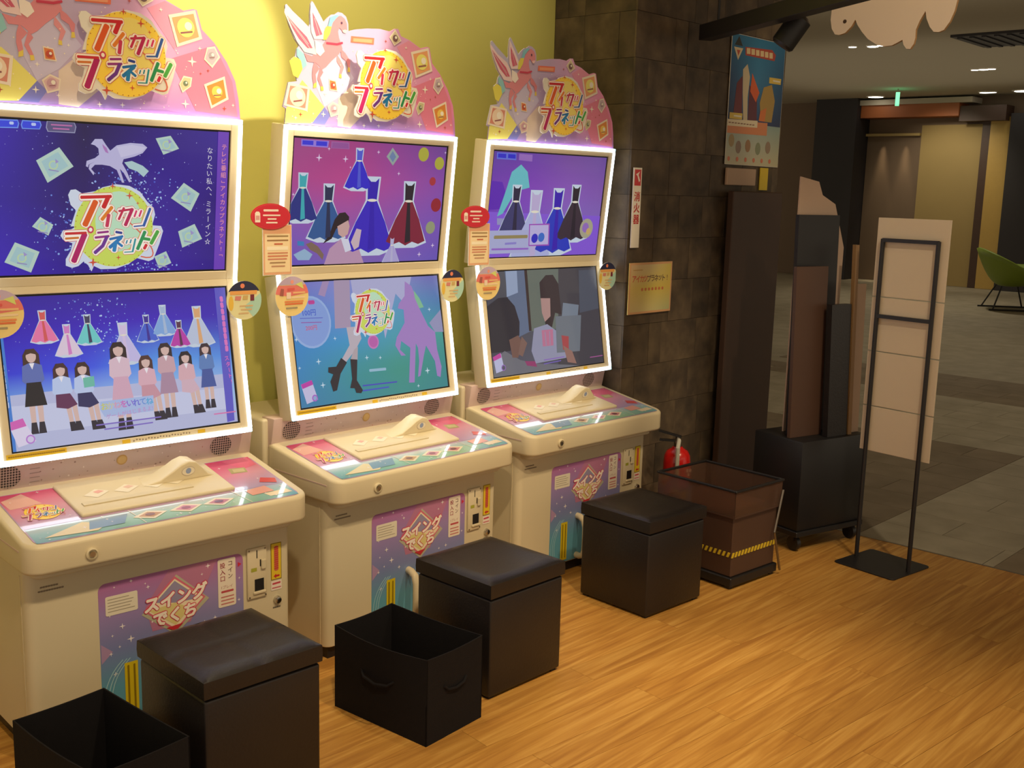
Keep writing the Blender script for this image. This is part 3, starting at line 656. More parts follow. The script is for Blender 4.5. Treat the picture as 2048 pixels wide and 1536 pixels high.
M_['yellow'] = mat('yellow_sticker', rgb(226, 196, 50), .5, vary=.03)
M_['red'] = mat('red_print', rgb(205, 40, 50), .45, vary=.03)
M_['acrylic'] = mat('smoked_acrylic', rgb(176, 140, 120), .1, vary=.03, trans=.85)
M_['clear'] = mat('clear_acrylic', rgb(235, 235, 235), .08, vary=.01, trans=.9)
M_['brown'] = mat('dark_brown_board', rgb(82, 58, 46), .5, vary=.08, scale=6)
M_['cardboard'] = mat('pale_cardboard', rgb(196, 168, 146), .7, vary=.04, scale=6)
M_['panelcream'] = mat('cream_foam_board', rgb(214, 196, 170), .65, vary=.03, scale=5)
M_['mdf'] = mat('wood_moulding', rgb(150, 116, 76), .5, vary=.1, scale=8)
M_['extred'] = mat('extinguisher_red', rgb(196, 26, 24), .25, vary=.03, coat=.5)
M_['rubber'] = mat('grey_rubber', rgb(176, 172, 160), .6)
M_['ceil'] = mat('ceiling_paint', rgb(190, 180, 160), .9, spec=.1, vary=.02, scale=1)
M_['farwall'] = mat('brown_wall', rgb(120, 100, 80), .7, vary=.04, scale=2)
M_['olive'] = mat('olive_beige_panel', rgb(168, 144, 90), .7, vary=.04, scale=2)
M_['orange'] = mat('orange_wood_fascia', rgb(168, 96, 50), .5, vary=.08, scale=2)
M_['gold'] = mat('gold_wood_edge', rgb(190, 156, 80), .5, vary=.05)
M_['dark'] = mat('dark_cladding', rgb(44, 40, 42), .6, vary=.06)
M_['darkbrown'] = mat('dark_brown_wood', rgb(74, 52, 40), .5, vary=.1)
M_['chairgreen'] = mat('green_shell', rgb(120, 140, 40), .5, vary=.05)
M_['cloud'] = mat('pinkish_white_board', rgb(222, 204, 188), .6, vary=.02, scale=3)
M_['cloudedge'] = mat('plywood_edge', rgb(190, 146, 96), .6, vary=.1, scale=20)
M_['sign'] = mat('cream_sign', rgb(222, 200, 120), .5, vary=.03)
M_['exitg'] = emat('exit_green', (.12, .75, .35, 1), 1.6)
M_['lamp'] = emat('downlight_glow', (1, .95, .82, 1), 6)
M_['grout'] = mat('dark_grout', rgb(52, 45, 38), .9, vary=.08)

def wood_mat():
    m = bpy.data.materials.new('oak_plank'); m.use_nodes = True; nt = m.node_tree; b = nt.nodes['Principled BSDF']
    tc = nt.nodes.new('ShaderNodeTexCoord'); oi = nt.nodes.new('ShaderNodeObjectInfo')
    mp = nt.nodes.new('ShaderNodeMapping'); mp.inputs['Rotation'].default_value = (0, 0, math.radians(6)); mp.inputs['Scale'].default_value = (1.3, 26, 1)
    ad = nt.nodes.new('ShaderNodeVectorMath'); ad.operation = 'ADD'
    ml = nt.nodes.new('ShaderNodeVectorMath'); ml.operation = 'SCALE'; ml.inputs['Scale'].default_value = 17
    nt.links.new(oi.outputs['Random'], ml.inputs[0]); nt.links.new(tc.outputs['Object'], mp.inputs[0])
    nt.links.new(mp.outputs[0], ad.inputs[0]); nt.links.new(ml.outputs[0], ad.inputs[1])
    n1 = nt.nodes.new('ShaderNodeTexNoise'); n1.inputs['Scale'].default_value = 1.6; n1.inputs['Detail'].default_value = 6; n1.inputs['Distortion'].default_value = .9
    nt.links.new(ad.outputs[0], n1.inputs['Vector'])
    cr = nt.nodes.new('ShaderNodeValToRGB'); e = cr.color_ramp.elements
    e[0].position = .3; e[0].color = rgb(170, 118, 56); e[1].position = .72; e[1].color = rgb(214, 166, 90)
    q = e.new(.5); q.color = rgb(192, 140, 68)
    nt.links.new(n1.outputs[0], cr.inputs[0])
    hs = nt.nodes.new('ShaderNodeHueSaturation'); mr = nt.nodes.new('ShaderNodeMapRange'); mr.inputs[3].default_value = .93; mr.inputs[4].default_value = 1.06
    nt.links.new(oi.outputs['Random'], mr.inputs[0]); nt.links.new(mr.outputs[0], hs.inputs['Value']); nt.links.new(cr.outputs[0], hs.inputs['Color'])
    nt.links.new(hs.outputs[0], b.inputs['Base Color']); b.inputs['Roughness'].default_value = .46; b.inputs['Specular IOR Level'].default_value = .3
    bp = nt.nodes.new('ShaderNodeBump'); bp.inputs['Strength'].default_value = .12; bp.inputs['Distance'].default_value = .002
    nt.links.new(n1.outputs[0], bp.inputs['Height']); nt.links.new(bp.outputs[0], b.inputs['Normal'])
    return m
M_['wood'] = wood_mat()
def stone_mat(name, c1, c2, c3, scale=7, vr=.2):
    m = bpy.data.materials.new(name); m.use_nodes = True; nt = m.node_tree; b = nt.nodes['Principled BSDF']
    tc = nt.nodes.new('ShaderNodeTexCoord'); oi = nt.nodes.new('ShaderNodeObjectInfo')
    ad = nt.nodes.new('ShaderNodeVectorMath'); ad.operation = 'ADD'
    ml = nt.nodes.new('ShaderNodeVectorMath'); ml.operation = 'SCALE'; ml.inputs['Scale'].default_value = 31
    nt.links.new(oi.outputs['Random'], ml.inputs[0]); nt.links.new(tc.outputs['Object'], ad.inputs[0]); nt.links.new(ml.outputs[0], ad.inputs[1])
    n1 = nt.nodes.new('ShaderNodeTexNoise'); n1.inputs['Scale'].default_value = scale; n1.inputs['Detail'].default_value = 5
    nt.links.new(ad.outputs[0], n1.inputs['Vector'])
    cr = nt.nodes.new('ShaderNodeValToRGB'); e = cr.color_ramp.elements
    e[0].position = .32; e[0].color = c1; e[1].position = .75; e[1].color = c3; q = e.new(.52); q.color = c2
    nt.links.new(n1.outputs[0], cr.inputs[0])
    hs = nt.nodes.new('ShaderNodeHueSaturation'); mr = nt.nodes.new('ShaderNodeMapRange'); mr.inputs[3].default_value = 1-vr; mr.inputs[4].default_value = 1+vr
    nt.links.new(oi.outputs['Random'], mr.inputs[0]); nt.links.new(mr.outputs[0], hs.inputs['Value']); nt.links.new(cr.outputs[0], hs.inputs['Color'])
    nt.links.new(hs.outputs[0], b.inputs['Base Color']); b.inputs['Roughness'].default_value = .62
    bp = nt.nodes.new('ShaderNodeBump'); bp.inputs['Strength'].default_value = .2; bp.inputs['Distance'].default_value = .004
    nt.links.new(n1.outputs[0], bp.inputs['Height']); nt.links.new(bp.outputs[0], b.inputs['Normal'])
    return m
M_['stone'] = stone_mat('dark_stone', rgb(66, 56, 46), rgb(90, 76, 60), rgb(112, 96, 74), 9)
M_['tileL'] = stone_mat('light_floor_tile', rgb(160, 150, 128), rgb(170, 160, 138), rgb(182, 172, 150), 5, .05)
M_['tileD'] = stone_mat('dark_floor_tile', rgb(124, 110, 88), rgb(134, 119, 97), rgb(144, 128, 106), 5, .05)
def grille_mat():
    m = bpy.data.materials.new('perforated_grille'); m.use_nodes = True; nt = m.node_tree; b = nt.nodes['Principled BSDF']
    tc = nt.nodes.new('ShaderNodeTexCoord'); vo = nt.nodes.new('ShaderNodeTexVoronoi'); vo.voronoi_dimensions = '2D'; vo.inputs['Scale'].default_value = 125; sx_ = nt.nodes.new('ShaderNodeSeparateXYZ'); cx_ = nt.nodes.new('ShaderNodeCombineXYZ'); vo.inputs['Randomness'].default_value = .0
    cr = nt.nodes.new('ShaderNodeValToRGB'); cr.color_ramp.elements[0].position = .34; cr.color_ramp.elements[0].color = rgb(50, 40, 38); cr.color_ramp.elements[1].position = .42; cr.color_ramp.elements[1].color = rgb(186, 164, 152)
    nt.links.new(tc.outputs['Object'], sx_.inputs[0]); nt.links.new(sx_.outputs[0], cx_.inputs[0]); nt.links.new(sx_.outputs[2], cx_.inputs[1]); nt.links.new(cx_.outputs[0], vo.inputs['Vector']); nt.links.new(vo.outputs['Distance'], cr.inputs[0]); nt.links.new(cr.outputs[0], b.inputs['Base Color'])
    return m
M_['grille'] = grille_mat()
def topper_mat():
    m = bpy.data.materials.new('topper_print'); m.use_nodes = True; nt = m.node_tree; b = nt.nodes['Principled BSDF']
    tc = nt.nodes.new('ShaderNodeTexCoord'); sp = nt.nodes.new('ShaderNodeSeparateXYZ'); nt.links.new(tc.outputs['Generated'], sp.inputs[0])
    cr = nt.nodes.new('ShaderNodeValToRGB'); e = cr.color_ramp.elements
    e[0].position = .15; e[0].color = rgb(196, 188, 216); e[1].position = .95; e[1].color = rgb(234, 140, 186); q = e.new(.45); q.color = rgb(196, 168, 206); q = e.new(.68); q.color = rgb(228, 164, 206)
    nt.links.new(sp.outputs[0], cr.inputs[0])
    mr = nt.nodes.new('ShaderNodeMapRange'); mr.inputs[1].default_value = .02; mr.inputs[2].default_value = .22; mr.inputs[3].default_value = .75; mr.inputs[4].default_value = 0
    nt.links.new(sp.outputs[2], mr.inputs[0])
    mx = nt.nodes.new('ShaderNodeMix'); mx.data_type = 'RGBA'; mx.inputs[7].default_value = rgb(160, 120, 196)
    nt.links.new(mr.outputs[0], mx.inputs[0]); nt.links.new(cr.outputs[0], mx.inputs[6]); nt.links.new(mx.outputs[2], b.inputs['Base Color'])
    b.inputs['Roughness'].default_value = .4; return m
M_['topper'] = topper_mat()
def decal_mat():
    m = bpy.data.materials.new('door_decal_print'); m.use_nodes = True; nt = m.node_tree; b = nt.nodes['Principled BSDF']
    tc = nt.nodes.new('ShaderNodeTexCoord'); sp = nt.nodes.new('ShaderNodeSeparateXYZ'); nt.links.new(tc.outputs['Generated'], sp.inputs[0])
    cr = nt.nodes.new('ShaderNodeValToRGB'); e = cr.color_ramp.elements
    e[0].position = .25; e[0].color = rgb(96, 160, 186); e[1].position = .97; e[1].color = rgb(176, 112, 166); q = e.new(.52); q.color = rgb(124, 134, 186); q = e.new(.78); q.color = rgb(158, 134, 188)
    nt.links.new(sp.outputs[2], cr.inputs[0]); nt.links.new(cr.outputs[0], b.inputs['Base Color']); b.inputs['Roughness'].default_value = .35; return m
M_['decal'] = decal_mat()

# ------------------------------------------------------------------ structure
XB = 2.33           # edge between plank floor and stone tiles
def clip(poly, a, b, c):   # keep a*x+b*y<=c
    out = []
    for i in range(len(poly)):
        p, q = poly[i], poly[(i+1) % len(poly)]; dp = a*p[0]+b*p[1]-c; dq = a*q[0]+b*q[1]-c
        if dp <= 0: out.append(p)
        if dp*dq < 0: t = dp/(dp-dq); out.append((p[0]+(q[0]-p[0])*t, p[1]+(q[1]-p[1])*t))
    return out
floor = obj('floor', MB().box(-4.5, XB, -4.5, .68, -.06, -.012), M_['wood']); tag(floor, kind='structure')
ang = math.radians(-6); ca, sa = math.cos(ang), math.sin(ang); PW, PL = .118, 1.2; G = .0005
for r in range(-34, 20):
    off = (r*0.47 % 1)*PL
    for k in range(-4, 6):
        q = [(k*PL+off+G, r*PW+G), ((k+1)*PL+off-G, r*PW+G), ((k+1)*PL+off-G, (r+1)*PW-G), (k*PL+off+G, (r+1)*PW-G)]
        q = [(x*ca-y*sa, x*sa+y*ca) for x, y in q]
        for a, b, c in ((1, 0, XB), (-1, 0, 2.0), (0, 1, .3), (0, -1, 2.75)):
            if q: q = clip(q, a, b, c)
        if len(q) < 3 or (max(p[0] for p in q)-min(p[0] for p in q)) < .05: continue
        obj('plank', MB().prism(q, lambda a, b, d: (a, b, d), -.0119, 0.0), M_['wood'], floor)

fl2 = obj('floor', MB().box(XB, 26, -9, 14, -.06, -.004), M_['tileL']); tag(fl2, kind='structure')
trim = obj('trim_1', MB().box(XB-.006, XB+.006, -4.5, .68, -.02, .0015), M_['steel']); tag(trim, kind='structure')
TX, TY = .30, .60; g = .002
ix = 0
x = XB+.006
while x < 7.6:
    y = -3.6 + (ix % 2)*TY/2
    while y < 2.4:
        cuts = [y]+[c for c in (-1.25, -.6) if y+.02 < c < y+TY-.02]+[y+TY]
        for ya, yb in zip(cuts, cuts[1:]):
            cx, cy = x+TX/2, (ya+yb)/2
            dark = (cx < 4.72 and (cy > -.6 or cy < -1.25)) or (cx > 6.6)
            obj('tile', MB().box(x+g, x+TX-g, ya+g, yb-g, -.0039, 0), M_['tileD'] if dark else M_['tileL'], fl2)
        y += TY
    x += TX; ix += 1

wb = obj('wall_back', MB().box(-4.5, 1.45, .68, .80, 0, 3.6), M_['green']); tag(wb, kind='structure')
ceil = obj('ceiling', MB().box(-4.5, 26, -9, 14, 3.6, 3.7), M_['ceil']); tag(ceil, kind='structure')
PX0, PX1, PYF = 1.45, 2.76, .20
pil = obj('wall_pillar', MB().box(PX0+.012, PX1-.012, PYF+.012, 1.3, 0, 3.6), M_['grout']); tag(pil, kind='structure')
rs = random.Random(3)
z = 0.0
while z < 3.0:
    h = .2
    for face in (0, 1):
        a, end = (PX0, PX1) if face == 0 else (PYF, .679)
        first = True
        while a < end-.01:
            wd = rs.choice((.1, .15, .2, .2, .3)); b = min(a+wd, end)
            if end-b < .06: b = end
            d = rs.uniform(0, .003); gg = .0008
            if face == 0: mb = MB().box(a+gg, b-gg, PYF+d, PYF+.0119, z+gg, z+h-gg)
            else: mb = MB().box(PX0+d, PX0+.0119, a+gg+(.012 if first else 0), b-gg, z+gg, z+h-gg)
            first = False
            obj('stone_tile', mb, M_['stone'], pil); a = b
    z += h

# far side of the concourse
wf = obj('wall_far', MB().box(19.0, 19.2, -6, 14, 0, 3.6), M_['farwall']); tag(wf, kind='structure')
obj('shop_wall', MB().box(18.95, 18.999, 6.29, 7.40, 0, 2.88), M_['farwall'], wf)
obj('ledge', MB().box(18.85, 18.999, 6.29, 7.40, 2.88, 2.93), M_['olive'], wf)
obj('wall_panel', MB().box(18.92, 18.999, 5.10, 6.28, 0, 3.08), M_['olive'], wf)
obj('door_jamb', MB().box(18.85, 18.999, 4.93, 5.09, 0, 3.12), M_['darkbrown'], wf)
obj('edge_board', MB().box(18.8, 18.999, 4.55, 4.925, 0, 3.2), M_['gold'], wf)
obj('dark_bay', MB().box(18.7, 18.999, 1.0, 4.54, 0, 3.25), M_['dark'], wf)
obj('fascia', MB().box(18.55, 18.999, 5.45, 7.40, 3.22, 3.46), M_['orange'], wf)
obj('fascia_top', MB().box(18.5, 18.999, 5.2, 7.42, 3.46, 3.56), M_['ceil'], wf)
obj('lintel', MB().box(18.6, 18.999, 4.6, 5.45, 3.12, 3.40), M_['darkbrown'], wf)
obj('column', MB().box(18.4, 18.999, 7.41, 8.3, 0, 3.599), M_['dark'], wf)
spot('shop_spot', (18.87, 7.05, 2.86), (18.91, 7.05, 0), 45, 26, .3)
spot('shop_spot', (18.87, 6.58, 2.86), (18.91, 6.58, 0), 45, 26, .3)

# ------------------------------------------------------------------ game machine
A = Vector((0, .2434, 1.7987)); B = Vector((0, .2977, 1.2974)); Cb = Vector((0, .2136, .8025))
def panel_frame(P0, P1):
    U = Vector((1, 0, 0)); V = (P1-P0).normalized(); N = U.cross(V); return P0, U, V, N   # N towards the viewer (-y)
FU = panel_frame(B, A); FL = panel_frame(Cb, B); LU = (A-B).length; LL = (B-Cb).length
def pbox(mb, F, u0, u1, v0, v1, n0, n1):
    O, U, V, N = F; p = lambda u, v, n: O+U*u+V*v+N*n
    return mb.hexa([p(u0, v0, n0), p(u1, v0, n0), p(u1, v1, n0), p(u0, v1, n0), p(u0, v0, n1), p(u1, v0, n1), p(u1, v1, n1), p(u0, v1, n1)])
XYD = lambda a, b, d: (a, b, d)
XZD = lambda a, b, d: (a, d, b)
CS = (.0, .351, .062); cl = math.hypot(.351, .062)
CF = (Vector((0, -.085, .650)), Vector((1, 0, 0)), Vector((0, .351/cl, .062/cl)), Vector((0, -.062/cl, .351/cl)))
def cp(x, s, n=0): return CF[0]+CF[1]*x+CF[2]*s+CF[3]*n
def cbox(mb, x0, x1, s0, s1, n0, n1): return mb.hexa([cp(x0, s0, n0), cp(x1, s0, n0), cp(x1, s1, n0), cp(x0, s1, n0), cp(x0, s0, n1), cp(x1, s0, n1), cp(x1, s1, n1), cp(x0, s1, n1)])
HW = .395

def make_machine():
    R = empty('arcade_game_machine')
    obj('base_cabinet', MB().prism(rrect(-.412, .404, 0, .60, .0, 6, (.0, .0, .03, .015)), XYD, .045, .575), M_['cream2'], R, .003, 1)
    obj('kick_plate', MB().box(-.395, .39, .018, .59, 0, .045), M_['black'], R)
    obj('side_trim', MB().box(-.4135, -.4115, .035, .042, .05, .54), M_['cream'], R)
    # console
    mb = MB(); pts = rrect(-.433, .433, -.085, .302, .05, 7, (.012, .012, .05, .05))
    n = len(pts)
    mb.add([(a, b, .568) for a, b in pts]+[(a, b, .650+(b+.085)*.062/.351) for a, b in pts], [tuple(range(n))[::-1], tuple(range(n, 2*n))]+[(i, (i+1) % n, n+(i+1) % n, n+i) for i in range(n)])
    con = obj('console', mb, M_['cream'], R, .016, 4, angle=50)
    obj('side_groove', MB().box(-.4345, -.4325, -.03, .26, .628, .632), M_['band'], con)
    obj('undertray', MB().prism(rrect(-.40, .395, -.045, .30, .03), XYD, .545, .569), M_['cream2'], R, .004, 1)
    lk = obj('console_lock', MB().lathe([(.017, -.0856), (.017, -.091), (.013, -.093), (.012, -.087)], (-.262, 0, .605), 20, 'y'), M_['cream'], R, smooth=True)
    obj('lock_barrel', MB().lathe([(.008, -.087), (.008, -.094)], (-.262, 0, .604), 14, 'y'), M_['metal'], lk)
    # console print
    P = Print(*CF)
    P.raw(3, rrect(-402, 402, 14, 340, 22), [tuple(range(28))], hexc('b99ac4'))
    P.grid(4, -398, 398, 18, 108, [['a8bfd8', 'b8c8dc', 'c4c4da', 'a8c0dc'], ['84b4b8', '9cc8b8', 'a0c8ac', '84b8c0'], ['6aa0ac', '84b8a0', '90b890', '6aa8b4']], 16, 4)
    P.grid(4, -398, -238, 110, 336, [['d83c70', 'd84878'], ['e090a8', 'd8a0b8'], ['b890c0', 'b09cc8']], 6, 8)
    P.grid(4, 238, 398, 110, 336, [['d83c70', 'd04070'], ['dc88a4', 'd49cb4'], ['b498c4', 'a8a4d0']], 6, 8)
    P.poly(5, 'e8b4a8', [(-395, 300), (-330, 330), (-300, 250), (-390, 240)]); P.poly(5, 'e0688c', [(300, 330), (390, 334), (392, 270), (330, 250)])
    P.poly(5, 'b0a878', [(290, 270), (345, 262), (338, 225), (282, 230)]); P.poly(6, 'c8bc90', [(300, 260), (338, 256), (332, 232), (294, 236)])
    P.logo(6, -318, 195, 52, False)
    P.stroke(6, 'e8e0d4', 3, [(-110, 112), (-96, 20)]); P.stroke(6, 'e8e0d4', 3, [(216, 116), (238, 20)])
    for x, c1, c2 in ((-70, 'c89858', '8a5a38'), (40, 'd890a0', 'a05a68'), (145, 'c88088', '7a4a58')):
        P.poly(6, 'f0e4c8', [(x-48, 62), (x+4, 88), (x+58, 66), (x+6, 34)]); P.poly(7, c1, [(x-30, 62), (x+4, 80), (x+40, 62), (x+6, 44)]); P.ell(8, c2, x+4, 62, 15, 9, 10)
    P.poly(6, 'e8d8a8', [(-370, 40), (-250, 92), (-190, 60), (-230, 28)]); P.poly(6, '7898b8', [(-230, 90), (-120, 92), (-150, 40), (-250, 40)])
    P.poly(6, 'e8a8a0', [(255, 100), (330, 110), (340, 66), (262, 60)]); P.poly(6, 'd85860', [(350, 170), (392, 150), (380, 118), (330, 140)]); P.poly(6, 'f0e0c0', [(300, 60), (380, 66), (390, 40), (310, 36)])
    P.poly(6, 'e8e4f0', [(-238, 120), (238, 120), (200, 146), (60, 140), (-100, 158), (-238, 142)])
    rr = random.Random(5)
    for k in range(46):
        xx, ss = rr.uniform(-390, 390), rr.choice((rr.uniform(110, 330), rr.uniform(20, 105)))
        if abs(xx) < 240 and ss > 118: continue
        P.star(7, 'f6ecf0', xx, ss, rr.uniform(2.5, 7))
    P.build('console_print', M_['gloss_print'], con)
    cbox(m1 := MB(), -.24, .235, .118, .335, -.002, .012); tray = obj('card_tray', m1, M_['cream'], R, .006, 3)
    cbox(m1 := MB(), -.215, .12, .165, .185, .012, .0155); obj('tray_lip', m1, M_['cream2'], tray, .001, 1)
    sil = [(-.02, .010), (.04, .022), (.08, .045), (.105, .062), (.13, .071), (.155, .066), (.175, .046), (.20, .020), (.225, .010)]
    m1 = MB(); k = len(sil); vv = [cp(a, .225, b) for a, b in sil]+[cp(a*.97+.004, .29, b*.92) for a, b in sil]
    m1.add(vv, [tuple(range(k)), tuple(range(k, 2*k))[::-1]]+[(i, k+i, k+(i+1) % k, (i+1) % k) for i in range(k)])
    hump = obj('scanner_hood', m1, M_['cream'], R, .008, 3, angle=30)
    HP = Print(cp(.13, .2245, .04), CF[1], CF[3], -CF[2])
    HP.ell(1, 'c8b8a8', 0, 0, 22, 15); HP.ell(2, 'e6dcc8', 0, 0, 20, 13); HP.ell(3, '8c9cc4', 0, 1, 9, 9.5); HP.build('planet_mark', M_['print'], hump)
    TP = Print(cp(0, 0, .0125), *CF[1:])
    for x, c in ((-150, 'e0a8a0'), (-60, 'dcb8a8'), (30, 'bccad0'), (95, 'd4c4d4')):
        TP.poly(1, 'e6dcc6', [(x-40, 230), (x+5, 262), (x+38, 236), (x-8, 205)]); TP.poly(2, c, [(x-8, 244), (x+12, 252), (x+24, 240), (x+2, 230)])
    TP.build('tray_print', M_['print'], tray)
    # speaker band
    m1 = MB(); k2 = [(.288, .700), (.266, .806), (.34, .806), (.34, .700)]
    m1.prism(k2, lambda a, b, d: (d, a, b), -.43, .43); band = obj('speaker_band', m1, M_['band'], R, .004, 2)
    bo = Vector((0, .288, .700)); bv = Vector((0, -.022, .106)).normalized(); bn = Vector((1, 0, 0)).cross(bv)
    for sx in (-.352, .318):
        c = bo+bv*.056+Vector((sx, 0, 0)); m1 = MB()
        ring = [c+Vector((1, 0, 0))*.037*math.cos(t)+bv*.034*math.sin(t) for t in [2*math.pi*q/28 for q in range(28)]]
        m1.add([p+bn*.0005 for p in ring]+[p+bn*.003 for p in ring], [tuple(range(28)), tuple(range(28, 56))]+[(i, (i+1) % 28, 28+(i+1) % 28, 28+i) for i in range(28)])
        obj('speaker_grille', m1, M_['grille'], band)
    BP = Print(bo+bn*.0008, Vector((1, 0, 0)), bv, bn); BP.ell(1, 'c49a5c', -15, 58, 17, 17); BP.ell(2, 'd0ac70', -15, 58, 13, 13)
    rr = random.Random(9)
    for k in range(34): BP.ell(1, rr.choice(('a08078', 'b87868', 'e8d8d0', 'a89088')), rr.uniform(-290, 260), rr.uniform(15, 95), rr.uniform(1.5, 3.6), rr.uniform(1.5, 3.2), 6)
    for k in range(4): BP.stroke(1, 'a08c84', 2, [(-290, 30+k*14), (-262, 30+k*14)])
    BP.build('band_print', M_['print'], band)['kind'] = 'stuff'
    obj('rear_cabinet', MB().box(-.45, .44, .304, .60, .57, .80), M_['cream2'], R, .01, 3)
    obj('rear_post', MB().box(-.16, .16, .37, .56, .80, 1.70), M_['cream2'], R, .006, 2)
    # monitor housings
    for F, L, nm in ((FU, LU, 'upper_monitor_housing'), (FL, LL, 'lower_monitor_housing')):
        m1 = MB(); pbox(m1, F, -HW, HW, .0005, L-.0005, -.07, 0); h = obj(nm, m1, M_['cream'], R, .004, 2)
        lo = nm.startswith('lower'); t = .0145
        bars = [(-HW, -HW+t*.85, t if lo else 0, L if lo else L-t), (HW-t*.85, HW, t if lo else 0, L if lo else L-t), (-HW+t, HW-t, 0 if lo else L-t, t if lo else L)]
        for (u0, u1, v0, v1) in bars:
            m1 = MB(); pbox(m1, F, u0, u1, v0, v1, .0005, .012); obj('led_strip', m1, M_['led'], h, .002, 1)
        for u in (-1, 1):
            v0, v1 = (0, t) if lo else (L-t, L)
            m1 = MB(); pbox(m1, F, *sorted((u*HW, u*(HW-t))), v0, v1, .0005, .0115); obj('led_corner', m1, M_['ledc'], h, .002, 1)
        sv0, sv1 = (.034, .478) if lo else (.028, .468); su = .357
        for (u0, u1, v0, v1) in ((-HW+t*.85, -su, t if lo else 0, L if lo else L-t), (su, HW-t*.85, t if lo else 0, L if lo else L-t), (-su, su, t if lo else 0, sv0), (-su, su, sv1, L if lo else L-t)):
            m1 = MB(); pbox(m1, F, u0, u1, v0+.0006, v1-.0006, .0004, .008); obj('frame_bar', m1, M_['cream'], h, .0015, 1)
        m1 = MB(); pbox(m1, F, -su, su, sv0, sv1, .0003, .002); obj('bezel', m1, M_['bezel'], h)
        if lo:
            SP = Print(F[0]+F[3]*.0082, *F[1:]); SP.poly(1, 'dcb428', [(-374, 17), (-206, 17), (-206, 32), (-374, 32)])
            for k in range(26): SP.stroke(2, 'a08020', 4, [(-368+k*6.1, 24.5), (-364.6+k*6.1, 24.5)])
            SP.build('long_sticker', M_['print'], h)
            for nm2, xx in (('short_sticker', -40), ('short_sticker', 205)):
                SQ = Print(F[0]+F[3]*.0082, *F[1:]); SQ.poly(1, 'dcb428', [(xx, 19), (xx+25, 19), (xx+25, 30), (xx, 30)]); SQ.build(nm2, M_['print'], h)
            SP = Print(F[0]+F[3]*.0082, *F[1:])
            for k in range(20): SP.ell(1, '8c7c68', -4+k*9.5, 25+(k*7 % 4)-2, 2.8, 2.6, 6)
            SP.build('frame_lettering', M_['print'], h)['kind'] = 'stuff'
    # topper
    pts = [(TOPO[i]/1000, TOPO[i+1]/1000) for i in range(0, len(TOPO), 2)]
    tp = obj('topper_board', MB().prism(pts, XZD, .245, .250), M_['topper'], R)
    TA = Print((0, .245, 0), (1, 0, 0), (0, 0, 1), (0, -1, 0)); TA.items(0, ART['topper']); TA.items(0, ART['horse'])
    rr = random.Random(2)
    for k in range(60):
        t = rr.uniform(0, math.pi); q = rr.uniform(.2, .92); TA.ell(3, rr.choice(('fff4ea', 'f4e0e8', 'fff0c8')), -20+380*q*math.cos(t), 1810+300*q*math.sin(t), rr.uniform(1, 2.4), rr.uniform(1, 2.4), 6)
    TA.build('topper_print', M_['print'], tp)
    lp = obj('logo_plate', MB().prism([(LOGOO[i]/1000, LOGOO[i+1]/1000) for i in range(0, len(LOGOO), 2)], XZD, .205, .2095), M_['white'], R)
    obj('standoff', MB().box(-.04, .06, .2095, .245, 1.90, 1.99), M_['white'], R)
    LP = Print((0, .205, 0), (1, 0, 0), (0, 0, 1), (0, -1, 0)); LP.logo(1, LC[0], LC[1], LC[2], False); LP.build('logo_print', M_['print'], lp)
    # notices hung on the frame
    nt_ = obj('notice_card', MB().box(-.478, -.362, .250, .252, 1.302, 1.47), M_['white'], R)
    NP = Print((0, .250, 0), (1, 0, 0), (0, 0, 1), (0, -1, 0))
    NP.poly(1, 'e8b088', [(-476, 1304), (-364, 1304), (-364, 1468), (-476, 1468)]); NP.poly(2, 'f4dcb0', [(-470, 1312), (-370, 1312), (-370, 1440), (-470, 1440)])
    for y, a, b, c in ((1432, -460, -378, 'a08458'), (1418, -460, -378, 'a07850'), (1406, -432, -400, 'c86848'), (1376, -458, -380, 'd09070'), (1366, -458, -380, 'd08060'), (1356, -458, -384, 'd08870'), (1344, -450, -390, 'a88860'), (1332, -444, -392, 'c09070')): NP.stroke(3, c, 5, [(a, y), (b, y)])
    NP.poly(3, 'f8ecd0', [(-462, 1386), (-378, 1386), (-378, 1398), (-462, 1398)]); NP.build('notice_print', M_['print'], nt_)
    ov = obj('oval_notice', MB().prism([(-.447+.078*math.cos(2*math.pi*k/36), 1.497+.043*math.sin(2*math.pi*k/36)) for k in range(36)], XZD, .245, .2475), M_['red'], R)
    OP = Print((0, .245, 0), (1, 0, 0), (0, 0, 1), (0, -1, 0)); OP.ell(1, 'd84850', -447, 1497, 75, 40.5); OP.ell(2, 'cc2a3c', -447, 1497, 73, 38.5)
    OP.poly(3, 'f0e4d0', [(-510, 1478), (-490, 1478), (-490, 1508), (-495, 1513), (-505, 1513), (-510, 1508)]); OP.poly(4, 'd8a098', [(-507, 1486), (-493, 1486), (-493, 1500), (-507, 1500)])
    for y, a, b, q in ((1517, -475, -420, 7), (1501, -478, -412, 5), (1489, -460, -428, 5), (1477, -466, -424, 5)): OP.stroke(3, 'f0dcd0', q, [(a, y), (b, y)])
    OP.build('oval_print', M_['print'], ov)
    for nm, cx, cz, r_, kind in (('round_pop', -.357, 1.227, .068, 0), ('round_pop', .402, 1.229, .063, 1)):
        y0 = .2575; rp = obj(nm, MB().prism([(cx+r_*math.cos(2*math.pi*k/36), cz+r_*math.sin(2*math.pi*k/36)) for k in range(36)], XZD, y0, y0+.002), M_['white'], R)
        Q = Print((cx, y0, cz), (1, 0, 0), (0, 0, 1), (0, -1, 0)); r0 = r_*1000
        seg = lambda a, b: [(r0*math.cos(math.radians(a+(b-a)*k/12)), r0*math.sin(math.radians(a+(b-a)*k/12))) for k in range(13)]
